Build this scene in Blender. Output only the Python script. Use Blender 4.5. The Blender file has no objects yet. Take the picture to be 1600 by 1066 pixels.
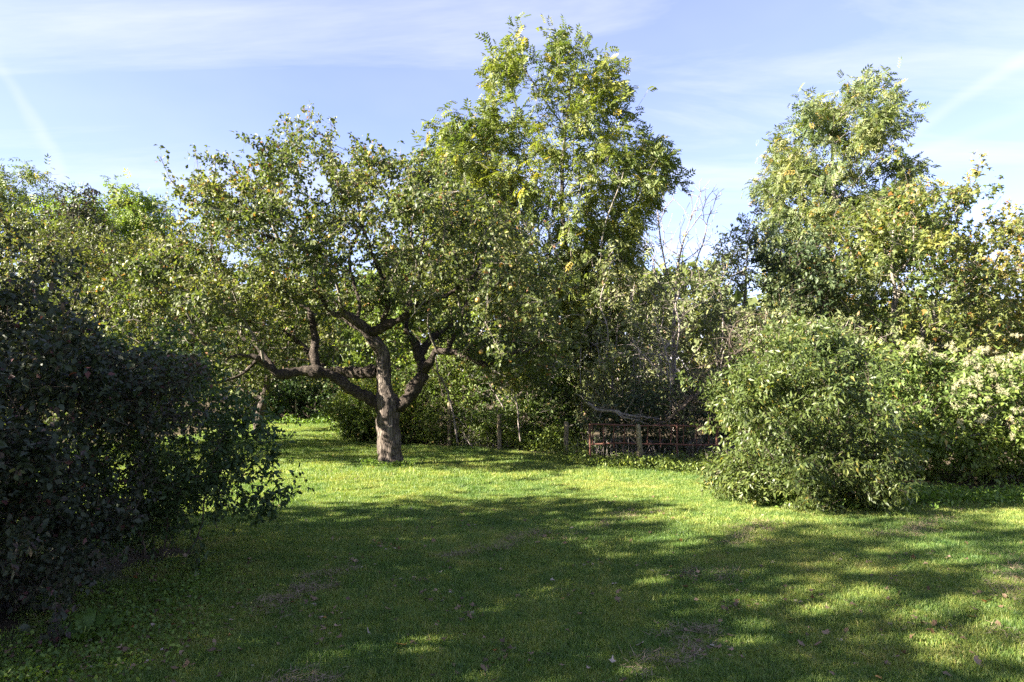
import bpy, math
import numpy as np
from mathutils import Vector, Matrix

# ------------------------------------------------------------------ camera, sky, sun, exposure
scene = bpy.context.scene
COL = scene.collection
FPX, CX, CY, HORIZON = 1067.0, 800.0, 533.0, 590.0
CAM_H = 1.6
PITCH = math.atan((HORIZON - CY) / FPX)
cam_data = bpy.data.cameras.new("camera")
cam_data.lens, cam_data.sensor_width = 24.0, 36.0
cam_data.clip_start, cam_data.clip_end = 0.05, 3000.0
cam = bpy.data.objects.new("camera", cam_data)
COL.objects.link(cam)
cam.location = (0, 0, CAM_H)
cam.rotation_euler = (math.radians(90) + PITCH, 0, 0)
scene.camera = cam

SUN_EL, SUN_AZ = math.radians(27.0), math.radians(20.0)     # azimuth: shadows run right and a little away
SUN_D = Vector((math.cos(SUN_AZ) * math.cos(SUN_EL), math.sin(SUN_AZ) * math.cos(SUN_EL), -math.sin(SUN_EL)))
sun_data = bpy.data.lights.new("sun", 'SUN')
sun_data.energy, sun_data.angle, sun_data.color = 5.0, math.radians(0.53), (1.0, 0.91, 0.76)
sun = bpy.data.objects.new("sun", sun_data)
COL.objects.link(sun)
sun.rotation_euler = SUN_D.to_track_quat('-Z', 'Y').to_euler()
sun.location = (-30, -10, 30)

def nd(nt, typ, **kw):
    n = nt.nodes.new(typ)
    for k, v in kw.items():
        if k in n.inputs.keys():
            n.inputs[k].default_value = v
        else:
            setattr(n, k, v)
    return n

def math_node(nt, op, a, b=None, clamp=False):
    n = nt.nodes.new('ShaderNodeMath'); n.operation = op; n.use_clamp = clamp
    for i, v in enumerate((a, b)):
        if v is None: continue
        if isinstance(v, (int, float)): n.inputs[i].default_value = v
        else: nt.links.new(v, n.inputs[i])
    return n.outputs[0]

world = bpy.data.worlds.new("World")
scene.world = world
world.use_nodes = True
wt = world.node_tree
wt.nodes.clear()
def build_sky():
    L = wt.links.new
    sky = wt.nodes.new('ShaderNodeTexSky')
    sky.sky_type = 'NISHITA'; sky.sun_disc = False
    sky.sun_elevation = SUN_EL
    sky.sun_rotation = math.atan2(-SUN_D.x, -SUN_D.y)
    sky.air_density, sky.dust_density, sky.ozone_density = 0.9, 0.25, 2.6
    tc = wt.nodes.new('ShaderNodeTexCoord')
    sep = wt.nodes.new('ShaderNodeSeparateXYZ'); L(tc.outputs['Generated'], sep.inputs[0])
    z = math_node(wt, 'MAXIMUM', sep.outputs[2], 0.03)
    zz = math_node(wt, 'ADD', z, 0.12)
    px = math_node(wt, 'DIVIDE', sep.outputs[0], zz)
    py = math_node(wt, 'DIVIDE', sep.outputs[1], zz)
    comb = wt.nodes.new('ShaderNodeCombineXYZ'); L(px, comb.inputs[0]); L(py, comb.inputs[1])
    # broad thin veil
    n1 = nd(wt, 'ShaderNodeTexNoise', Scale=0.55, Detail=5.0, Roughness=0.55)
    L(comb.outputs[0], n1.inputs['Vector'])
    r1 = wt.nodes.new('ShaderNodeMapRange'); r1.inputs[1].default_value = 0.36; r1.inputs[2].default_value = 0.72
    L(n1.outputs['Fac'], r1.inputs[0])
    # streaked cirrus
    mp = wt.nodes.new('ShaderNodeMapping'); mp.inputs['Rotation'].default_value = (0, 0, math.radians(-38)); mp.inputs['Scale'].default_value = (0.6, 2.6, 1)
    L(comb.outputs[0], mp.inputs[0])
    n2 = nd(wt, 'ShaderNodeTexNoise', Scale=0.9, Detail=7.0, Roughness=0.62, Distortion=0.6)
    L(mp.outputs[0], n2.inputs['Vector'])
    r2 = wt.nodes.new('ShaderNodeMapRange'); r2.inputs[1].default_value = 0.45; r2.inputs[2].default_value = 0.70
    L(n2.outputs['Fac'], r2.inputs[0])
    m = math_node(wt, 'ADD', math_node(wt, 'ADD', math_node(wt, 'MULTIPLY', r1.outputs[0], 0.20), 0.07), math_node(wt, 'MULTIPLY', r2.outputs[0], 0.38))
    # contrails: bands round great circles through two sky directions
    nw = nd(wt, 'ShaderNodeTexNoise', Scale=9.0, Detail=4.0)
    L(tc.outputs['Generated'], nw.inputs['Vector'])
    def contrail(a, b, width, amount, wob):
        nonlocal m
        a, b = dirpx(*a), dirpx(*b)
        nrm = a.cross(b).normalized(); mid = (a + b).normalized()
        half = math.cos(a.angle(b) * 0.5)
        dn = wt.nodes.new('ShaderNodeVectorMath'); dn.operation = 'DOT_PRODUCT'
        L(tc.outputs['Generated'], dn.inputs[0]); dn.inputs[1].default_value = nrm
        w = math_node(wt, 'MULTIPLY', math_node(wt, 'SUBTRACT', nw.outputs['Fac'], 0.5), wob)
        d = math_node(wt, 'ABSOLUTE', math_node(wt, 'ADD', dn.outputs['Value'], w))
        mr = wt.nodes.new('ShaderNodeMapRange'); mr.interpolation_type = 'SMOOTHSTEP'
        mr.inputs[1].default_value = 0.0; mr.inputs[2].default_value = width; mr.inputs[3].default_value = 1.0; mr.inputs[4].default_value = 0.0
        L(d, mr.inputs[0])
        dm = wt.nodes.new('ShaderNodeVectorMath'); dm.operation = 'DOT_PRODUCT'
        L(tc.outputs['Generated'], dm.inputs[0]); dm.inputs[1].default_value = mid
        me = wt.nodes.new('ShaderNodeMapRange'); me.interpolation_type = 'SMOOTHSTEP'
        me.inputs[1].default_value = half - 0.004; me.inputs[2].default_value = half + 0.004
        L(dm.outputs['Value'], me.inputs[0])
        c = math_node(wt, 'MULTIPLY', math_node(wt, 'MULTIPLY', mr.outputs[0], me.outputs[0]), amount)
        m = math_node(wt, 'ADD', m, c)
    contrail((5, 110), (95, 300), 0.012, 0.16, 0.05)
    contrail((1400, 225), (1700, 20), 0.012, 0.15, 0.012)
    contrail((1380, 262), (1720, 130), 0.011, 0.08, 0.012)
    m = math_node(wt, 'MINIMUM', m, 0.85)
    mix = wt.nodes.new('ShaderNodeMix'); mix.data_type = 'RGBA'
    tint = wt.nodes.new('ShaderNodeMix'); tint.data_type = 'RGBA'; tint.blend_type = 'MULTIPLY'; tint.inputs[0].default_value = 1.0
    L(sky.outputs[0], tint.inputs[6]); tint.inputs[7].default_value = (1.14, 0.94, 1.10, 1)
    L(m, mix.inputs[0]); L(tint.outputs[2], mix.inputs[6]); mix.inputs[7].default_value = (3.7, 3.75, 4.8, 1)
    bg = wt.nodes.new('ShaderNodeBackground'); bg.inputs['Strength'].default_value = 0.040
    L(mix.outputs[2], bg.inputs[0])
    out = wt.nodes.new('ShaderNodeOutputWorld'); L(bg.outputs[0], out.inputs[0])
def dirpx(px, py):
    u, v = (px - CX) / FPX, (CY - py) / FPX
    return Vector((u, math.cos(PITCH) - v * math.sin(PITCH), math.sin(PITCH) + v * math.cos(PITCH))).normalized()
build_sky()

vs = scene.view_settings
vs.view_transform, vs.look = 'Standard', 'None'
vs.exposure, vs.gamma, vs.use_curve_mapping = 3.1, 1.0, False
cy = scene.cycles
cy.max_bounces, cy.diffuse_bounces, cy.glossy_bounces, cy.transmission_bounces, cy.transparent_max_bounces = 7, 4, 2, 5, 4
cy.caustics_reflective = cy.caustics_refractive = False
cy.sample_clamp_indirect = 6.0
cy.use_denoising = False
cy.denoiser = 'OPENIMAGEDENOISE'

# ------------------------------------------------------------------ small helpers
R0 = np.random.default_rng(7)
def hash3(i, j, k, s):
    h = (i * 374761393 + j * 668265263 + k * 2147483647 + s * 974634777) & 0xFFFFFFFF
    h = ((h ^ (h >> 13)) * 1274126177) & 0xFFFFFFFF
    return ((h ^ (h >> 16)) & 0xFFFF) / 65535.0
def vnoise(P, s=0):
    P = np.asarray(P, float); I = np.floor(P).astype(np.int64); f = P - I; f = f * f * (3 - 2 * f)
    r = 0
    for a in (0, 1):
        for b in (0, 1):
            for c in (0, 1):
                w = (f[:, 0] if a else 1 - f[:, 0]) * (f[:, 1] if b else 1 - f[:, 1]) * (f[:, 2] if c else 1 - f[:, 2])
                r = r + w * hash3(I[:, 0] + a, I[:, 1] + b, I[:, 2] + c, s)
    return r
def gh(x, y):
    x, y = np.broadcast_arrays(np.atleast_1d(np.asarray(x, float)), np.atleast_1d(np.asarray(y, float)))
    P = np.stack([x * 0.35, y * 0.35, x * 0], -1).reshape(-1, 3)
    Q = np.stack([x * 1.3, y * 1.3, x * 0 + 5], -1).reshape(-1, 3)
    return ((vnoise(P) - 0.5) * 0.12 + (vnoise(Q) - 0.5) * 0.035).reshape(x.shape)
def P3(px, py, d):
    v = dirpx(px, py)
    t = d / v.y
    return np.array([v.x * t, d, CAM_H + v.z * t])
def G(px, py):
    v = dirpx(px, py); t = -CAM_H / v.z
    return np.array([v.x * t, v.y * t, 0.0])

def mesh_np(name, V, F, mat, tone=None, smooth=False):
    """F: (n,3) or (n,4) int array, or a list of those"""
    Fs = F if isinstance(F, list) else [F]
    Fs = [f for f in Fs if len(f)]
    me = bpy.data.meshes.new(name)
    V = np.asarray(V, np.float32)
    me.vertices.add(len(V)); me.vertices.foreach_set('co', V.ravel())
    nl = sum(f.size for f in Fs); npoly = sum(len(f) for f in Fs)
    me.loops.add(nl); me.polygons.add(npoly)
    me.loops.foreach_set('vertex_index', np.concatenate([f.ravel() for f in Fs]).astype(np.int32))
    cnt = np.concatenate([np.full(len(f), f.shape[1]) for f in Fs])
    me.polygons.foreach_set('loop_start', np.concatenate([[0], np.cumsum(cnt)[:-1]]).astype(np.int32))
    if smooth: me.polygons.foreach_set('use_smooth', np.ones(npoly, bool))
    if tone is not None:
        at = me.attributes.new('tone', 'FLOAT', 'FACE'); at.data.foreach_set('value', np.asarray(tone, np.float32))
    me.update(calc_edges=True)
    if mat: me.materials.append(mat)
    return me
def link(name, me, parent=None, label=None, cat=None, group=None, kind=None):
    o = bpy.data.objects.new(name, me); COL.objects.link(o)
    if parent: o.parent = parent
    if label: o['label'] = label
    if cat: o['category'] = cat
    if group: o['group'] = group
    if kind: o['kind'] = kind
    return o

# ------------------------------------------------------------------ materials
def ramp(nt, fac, stops, interp='LINEAR'):
    r = nt.nodes.new('ShaderNodeValToRGB'); r.color_ramp.interpolation = interp
    els = r.color_ramp.elements
    while len(els) < len(stops): els.new(0.5)
    for e, (p, c) in zip(els, stops): e.position = p; e.color = (*c, 1)
    nt.links.new(fac, r.inputs[0])
    return r.outputs[0]
def new_mat(name):
    m = bpy.data.materials.new(name); m.use_nodes = True
    m.node_tree.nodes.clear()
    return m, m.node_tree
def leaf_mat(name, stops, trans=0.38, rough=0.5, spec=0.32, tint=(1.15, 1.25, 0.45), gain=(1.50, 1.38, 1.38)):
    stops = [(q, tuple(a * b for a, b in zip(c, gain))) for q, c in stops]
    m, nt = new_mat(name); L = nt.links.new
    at = nd(nt, 'ShaderNodeAttribute', attribute_name='tone')
    col = ramp(nt, at.outputs['Fac'], stops)
    p = nd(nt, 'ShaderNodeBsdfPrincipled', Roughness=rough)
    p.inputs['Specular IOR Level'].default_value = spec
    L(col, p.inputs['Base Color'])
    tr = nt.nodes.new('ShaderNodeBsdfTranslucent')
    mu = nt.nodes.new('ShaderNodeMix'); mu.data_type = 'RGBA'; mu.blend_type = 'MULTIPLY'; mu.inputs[0].default_value = 1.0
    L(col, mu.inputs[6]); mu.inputs[7].default_value = (*tint, 1)
    L(mu.outputs[2], tr.inputs[0])
    mx = nt.nodes.new('ShaderNodeMixShader'); mx.inputs[0].default_value = trans
    L(p.outputs[0], mx.inputs[1]); L(tr.outputs[0], mx.inputs[2])
    o = nt.nodes.new('ShaderNodeOutputMaterial'); L(mx.outputs[0], o.inputs[0])
    return m
def bark_mat(name, c0, c1, c2, scale=9.0, bump=0.6, stretch=0.25):
    m, nt = new_mat(name); L = nt.links.new
    tc = nt.nodes.new('ShaderNodeTexCoord')
    mp = nt.nodes.new('ShaderNodeMapping'); mp.inputs['Scale'].default_value = (1, 1, stretch)
    L(tc.outputs['Object'], mp.inputs[0])
    n = nd(nt, 'ShaderNodeTexNoise', Scale=scale, Detail=8.0, Roughness=0.65, Distortion=0.5); L(mp.outputs[0], n.inputs['Vector'])
    v = nd(nt, 'ShaderNodeTexVoronoi', Scale=scale * 2.6); v.feature = 'DISTANCE_TO_EDGE'; L(mp.outputs[0], v.inputs['Vector'])
    col = ramp(nt, n.outputs['Fac'], [(0.25, c0), (0.5, c1), (0.75, c2)])
    crack = ramp(nt, v.outputs['Distance'], [(0.0, (0.35,) * 3), (0.12, (1,) * 3)])
    mu = nt.nodes.new('ShaderNodeMix'); mu.data_type = 'RGBA'; mu.blend_type = 'MULTIPLY'; mu.inputs[0].default_value = 1.0
    L(col, mu.inputs[6]); L(crack, mu.inputs[7])
    p = nd(nt, 'ShaderNodeBsdfPrincipled', Roughness=0.9); p.inputs['Specular IOR Level'].default_value = 0.2
    L(mu.outputs[2], p.inputs['Base Color'])
    h = math_node(nt, 'ADD', math_node(nt, 'MULTIPLY', crack, 0.6), n.outputs['Fac'])
    b = nd(nt, 'ShaderNodeBump', Strength=bump, Distance=0.03); L(h, b.inputs['Height']); L(b.outputs[0], p.inputs['Normal'])
    o = nt.nodes.new('ShaderNodeOutputMaterial'); L(p.outputs[0], o.inputs[0])
    return m

M = {}
M['apple_leaf'] = leaf_mat('apple_leaf', [(0, (0.022, 0.038, 0.014)), (0.3, (0.048, 0.068, 0.024)), (0.62, (0.088, 0.108, 0.036)), (0.86, (0.155, 0.155, 0.055)), (0.97, (0.20, 0.12, 0.04)), (1, (0.13, 0.07, 0.03))], spec=0.28, rough=0.5)
M['olive_leaf'] = leaf_mat('olive_leaf', [(0, (0.032, 0.046, 0.018)), (0.5, (0.070, 0.086, 0.030)), (0.85, (0.115, 0.120, 0.042)), (1, (0.15, 0.10, 0.05))])
M['ash_leaf'] = leaf_mat('ash_leaf', [(0, (0.045, 0.072, 0.022)), (0.45, (0.088, 0.115, 0.028)), (0.8, (0.15, 0.165, 0.034)), (1, (0.24, 0.20, 0.03))])
M['tall_leaf'] = leaf_mat('tall_leaf', [(0, (0.045, 0.075, 0.032)), (0.5, (0.09, 0.118, 0.045)), (0.85, (0.14, 0.15, 0.05)), (1, (0.22, 0.17, 0.05))])
M['maple_leaf'] = leaf_mat('maple_leaf', [(0, (0.035, 0.06, 0.018)), (0.4, (0.08, 0.105, 0.028)), (0.75, (0.135, 0.145, 0.038)), (0.95, (0.20, 0.17, 0.04)), (1, (0.24, 0.13, 0.04))])
M['yellow_leaf'] = leaf_mat('yellow_leaf', [(0, (0.09, 0.105, 0.03)), (0.5, (0.16, 0.15, 0.04)), (0.85, (0.23, 0.185, 0.045)), (1, (0.26, 0.13, 0.06))])
M['bright_leaf'] = leaf_mat('bright_leaf', [(0, (0.06, 0.10, 0.022)), (0.6, (0.11, 0.16, 0.028)), (1, (0.17, 0.20, 0.035))], trans=0.4)
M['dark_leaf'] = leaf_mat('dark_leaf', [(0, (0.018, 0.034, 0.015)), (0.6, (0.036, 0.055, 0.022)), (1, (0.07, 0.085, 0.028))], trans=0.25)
M['shrub_leaf'] = leaf_mat('shrub_leaf', [(0, (0.035, 0.06, 0.020)), (0.5, (0.07, 0.10, 0.030)), (0.85, (0.11, 0.13, 0.035)), (1, (0.17, 0.15, 0.04))], spec=0.42, rough=0.45, gain=(1.36, 1.26, 1.1))
M['hedge_leaf'] = leaf_mat('hedge_leaf', [(0, (0.04, 0.07, 0.018)), (0.55, (0.085, 0.125, 0.028)), (0.9, (0.14, 0.17, 0.035)), (1, (0.20, 0.16, 0.05))])
M['purple_leaf'] = leaf_mat('purple_leaf', [(0, (0.016, 0.028, 0.014)), (0.5, (0.030, 0.042, 0.022)), (0.75, (0.045, 0.038, 0.032)), (0.93, (0.060, 0.036, 0.040)), (1, (0.075, 0.034, 0.032))], trans=0.2, spec=0.25, tint=(1.2, 1.0, 0.6), gain=(1.2, 1.12, 1.1))
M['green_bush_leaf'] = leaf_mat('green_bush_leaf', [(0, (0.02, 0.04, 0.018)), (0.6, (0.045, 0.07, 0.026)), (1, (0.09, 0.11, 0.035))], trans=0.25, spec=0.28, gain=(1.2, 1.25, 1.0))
M['weed_leaf'] = leaf_mat('weed_leaf', [(0, (0.035, 0.075, 0.015)), (0.6, (0.08, 0.14, 0.022)), (1, (0.14, 0.20, 0.03))])
M['thicket_leaf'] = leaf_mat('thicket_leaf', [(0, (0.052, 0.074, 0.033)), (0.5, (0.098, 0.122, 0.052)), (0.85, (0.155, 0.165, 0.078)), (1, (0.20, 0.15, 0.09))])
M['far_leaf'] = leaf_mat('far_leaf', [(0, (0.04, 0.07, 0.025)), (1, (0.10, 0.12, 0.04))])
M['fallen_leaf'] = leaf_mat('fallen_leaf', [(0, (0.055, 0.034, 0.020)), (0.4, (0.15, 0.095, 0.055)), (0.7, (0.24, 0.165, 0.10)), (0.86, (0.36, 0.30, 0.24)), (0.94, (0.26, 0.09, 0.03)), (1, (0.36, 0.18, 0.03))], trans=0.12, rough=0.6, spec=0.3, tint=(1, 0.8, 0.5), gain=(1, 1, 1))
M['straw'] = leaf_mat('straw', [(0, (0.11, 0.085, 0.055)), (1, (0.26, 0.20, 0.13))], trans=0.1, rough=0.7, spec=0.2, tint=(1, 0.9, 0.7), gain=(1, 1, 1))
M['apple_bark'] = bark_mat('apple_bark', (0.03, 0.024, 0.02), (0.085, 0.068, 0.056), (0.18, 0.155, 0.13), scale=9, bump=1.0)
M['limb_bark'] = bark_mat('limb_bark', (0.016, 0.012, 0.010), (0.042, 0.032, 0.025), (0.11, 0.09, 0.07), scale=11, bump=1.0, stretch=0.8)
M['pale_twig'] = bark_mat('pale_twig', (0.10, 0.085, 0.07), (0.17, 0.15, 0.125), (0.27, 0.245, 0.21), scale=14, bump=0.3)
M['grey_bark'] = bark_mat('grey_bark', (0.08, 0.07, 0.055), (0.17, 0.15, 0.125), (0.30, 0.27, 0.23), scale=6, bump=0.5)
M['twig'] = bark_mat('twig', (0.045, 0.036, 0.028), (0.09, 0.07, 0.055), (0.16, 0.13, 0.10), scale=14, bump=0.3)
M['dead_wood'] = bark_mat('dead_wood', (0.16, 0.135, 0.12), (0.26, 0.22, 0.20), (0.38, 0.34, 0.31), scale=12, bump=0.4)
M['post_wood'] = bark_mat('post_wood', (0.11, 0.09, 0.055), (0.21, 0.175, 0.11), (0.33, 0.29, 0.20), scale=16, bump=0.5, stretch=0.12)
M['rust'] = bark_mat('rust', (0.06, 0.030, 0.022), (0.135, 0.062, 0.045), (0.23, 0.115, 0.085), scale=22, bump=0.3, stretch=1)

def fruit_mat():
    m, nt = new_mat('apple_skin'); L = nt.links.new
    oi = nt.nodes.new('ShaderNodeObjectInfo'); tc = nt.nodes.new('ShaderNodeTexCoord')
    n = nd(nt, 'ShaderNodeTexNoise', Scale=18.0, Detail=3.0); L(tc.outputs['Object'], n.inputs['Vector'])
    f = math_node(nt, 'ADD', math_node(nt, 'MULTIPLY', oi.outputs['Random'], 0.7), math_node(nt, 'MULTIPLY', n.outputs['Fac'], 0.3))
    c = ramp(nt, f, [(0.1, (0.26, 0.27, 0.05)), (0.6, (0.42, 0.33, 0.07)), (0.95, (0.42, 0.20, 0.07))])
    p = nd(nt, 'ShaderNodeBsdfPrincipled', Roughness=0.4); L(c, p.inputs['Base Color'])
    p.inputs['Subsurface Weight'].default_value = 0.0
    o = nt.nodes.new('ShaderNodeOutputMaterial'); L(p.outputs[0], o.inputs[0])
    return m
M['fruit'] = fruit_mat()
def fluff_mat():
    m, nt = new_mat('seed_fluff'); L = nt.links.new
    at = nd(nt, 'ShaderNodeAttribute', attribute_name='tone')
    c = ramp(nt, at.outputs['Fac'], [(0, (0.31, 0.29, 0.17)), (1, (0.50, 0.48, 0.33))])
    d = nt.nodes.new('ShaderNodeBsdfDiffuse'); L(c, d.inputs[0])
    t = nt.nodes.new('ShaderNodeBsdfTranslucent'); L(c, t.inputs[0])
    mx = nt.nodes.new('ShaderNodeMixShader'); mx.inputs[0].default_value = 0.4
    L(d.outputs[0], mx.inputs[1]); L(t.outputs[0], mx.inputs[2])
    o = nt.nodes.new('ShaderNodeOutputMaterial'); L(mx.outputs[0], o.inputs[0])
    return m
M['fluff'] = fluff_mat()

def turf_colour(nt, pos):
    """patchy lawn colour from world position: deep green, yellow moss, dry"""
    L = nt.links.new
    a = nd(nt, 'ShaderNodeTexNoise', Scale=0.55, Detail=4.0, Roughness=0.6); L(pos, a.inputs['Vector'])
    b = nd(nt, 'ShaderNodeTexNoise', Scale=3.1, Detail=4.0, Roughness=0.6); L(pos, b.inputs['Vector'])
    c = nd(nt, 'ShaderNodeTexNoise', Scale=17.0, Detail=3.0, Roughness=0.6); L(pos, c.inputs['Vector'])
    f = math_node(nt, 'ADD', math_node(nt, 'ADD', math_node(nt, 'MULTIPLY', a.outputs['Fac'], 0.38), math_node(nt, 'MULTIPLY', b.outputs['Fac'], 0.34)), math_node(nt, 'MULTIPLY', c.outputs['Fac'], 0.28))
    return ramp(nt, f, [(0.36, (0.060, 0.122, 0.034)), (0.47, (0.115, 0.182, 0.046)), (0.56, (0.205, 0.248, 0.064)), (0.66, (0.28, 0.265, 0.11))])
def grass_mat():
    m, nt = new_mat('grass_blade'); L = nt.links.new
    g = nt.nodes.new('ShaderNodeNewGeometry')
    base = turf_colour(nt, g.outputs['Position'])
    at = nd(nt, 'ShaderNodeAttribute', attribute_name='tone')
    var = ramp(nt, at.outputs['Fac'], [(0, (0.6, 0.7, 0.6)), (0.6, (1.05, 1.05, 0.9)), (0.88, (1.4, 1.3, 1.1)), (1, (2.0, 1.45, 2.0))])
    mu = nt.nodes.new('ShaderNodeMix'); mu.data_type = 'RGBA'; mu.blend_type = 'MULTIPLY'; mu.inputs[0].default_value = 1.0
    L(base, mu.inputs[6]); L(var, mu.inputs[7])
    p = nd(nt, 'ShaderNodeBsdfPrincipled', Roughness=0.5); p.inputs['Specular IOR Level'].default_value = 0.35
    L(mu.outputs[2], p.inputs['Base Color'])
    t = nt.nodes.new('ShaderNodeBsdfTranslucent')
    m2 = nt.nodes.new('ShaderNodeMix'); m2.data_type = 'RGBA'; m2.blend_type = 'MULTIPLY'; m2.inputs[0].default_value = 1.0
    L(mu.outputs[2], m2.inputs[6]); m2.inputs[7].default_value = (1.2, 1.25, 0.5, 1); L(m2.outputs[2], t.inputs[0])
    mx = nt.nodes.new('ShaderNodeMixShader'); mx.inputs[0].default_value = 0.4
    L(p.outputs[0], mx.inputs[1]); L(t.outputs[0], mx.inputs[2])
    o = nt.nodes.new('ShaderNodeOutputMaterial'); L(mx.outputs[0], o.inputs[0])
    return m
M['grass'] = grass_mat()
def ground_mat():
    m, nt = new_mat('turf_ground'); L = nt.links.new
    g = nt.nodes.new('ShaderNodeNewGeometry')
    base = turf_colour(nt, g.outputs['Position'])
    n = nd(nt, 'ShaderNodeTexNoise', Scale=14.0, Detail=8.0, Roughness=0.7); L(g.outputs['Position'], n.inputs['Vector'])
    soil = ramp(nt, n.outputs['Fac'], [(0.3, (0.03, 0.024, 0.016)), (0.7, (0.10, 0.08, 0.05))])
    at = nd(nt, 'ShaderNodeAttribute', attribute_name='soil')
    k = math_node(nt, 'ADD', at.outputs['Fac'], math_node(nt, 'MULTIPLY', math_node(nt, 'SUBTRACT', n.outputs['Fac'], 0.42), 1.2), True)
    mx = nt.nodes.new('ShaderNodeMix'); mx.data_type = 'RGBA'
    L(k, mx.inputs[0]); L(base, mx.inputs[6]); L(soil, mx.inputs[7])
    p = nd(nt, 'ShaderNodeBsdfPrincipled', Roughness=0.95); p.inputs['Specular IOR Level'].default_value = 0.1
    L(mx.outputs[2], p.inputs['Base Color'])
    b = nd(nt, 'ShaderNodeBump', Strength=0.8, Distance=0.03); L(n.outputs['Fac'], b.inputs['Height']); L(b.outputs[0], p.inputs['Normal'])
    o = nt.nodes.new('ShaderNodeOutputMaterial'); L(p.outputs[0], o.inputs[0])
    return m
M['ground'] = ground_mat()

# ------------------------------------------------------------------ ground
# edge of the mown lawn, world x -> y (beyond it lies rough ground under hedge and trees)
EDGE = np.array([(-60, 15), (-9.5, 15.5), (-8.6, 23.5), (-4.6, 22.5), (-4.0, 17.5), (-1.5, 15.6), (0.0, 14.4), (1.2, 13.2), (2.5, 12.4), (4.0, 11.8), (5.2, 10.6), (6.5, 9.6), (60, 9.6)], float)
def lawn_edge(x): return np.interp(x, EDGE[:, 0], EDGE[:, 1])
BEDS = []      # (x, y, rx, ry) bare ground under bushes
def soil_amount(x, y):
    s = np.clip((y - lawn_edge(x) + 0.25) / 0.5, 0, 1)
    for bx, by, rx, ry in BEDS:
        s = np.maximum(s, np.clip(1.6 - 1.6 * (((x - bx) / rx) ** 2 + ((y - by) / ry) ** 2) ** 0.5 + 0.3, 0, 1))
    return s
BEDS += [(-4.1, 4.4, 1.55, 2.0), (-3.5, 6.2, .9, .8), (4.0, 8.6, 0.95, 0.7)]
def build_ground():
    c = np.arange(-26, 26.01, 0.4)
    xs = np.concatenate([[-900, -300, -120, -60, -38], c, [38, 60, 120, 300, 900]])
    ys = np.concatenate([[-900, -300, -100, -40, -20], np.arange(-8, 34.01, 0.4), [40, 55, 80, 130, 300, 900]])
    X, Y = np.meshgrid(xs, ys)
    Z = gh(X, Y) * np.clip(1.5 - np.hypot(X, Y - 10) / 40, 0, 1)
    V = np.stack([X, Y, Z], -1).reshape(-1, 3)
    nx, ny = len(xs), len(ys)
    i, j = np.meshgrid(np.arange(nx - 1), np.arange(ny - 1))
    a = (j * nx + i).ravel()
    F = np.stack([a, a + 1, a + nx + 1, a + nx], -1)
    me = mesh_np('ground', V, F, M['ground'], smooth=True)
    at = me.attributes.new('soil', 'FLOAT', 'POINT'); at.data.foreach_set('value', soil_amount(V[:, 0], V[:, 1]).astype(np.float32))
    link('ground', me, kind='structure')
build_ground()

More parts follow.
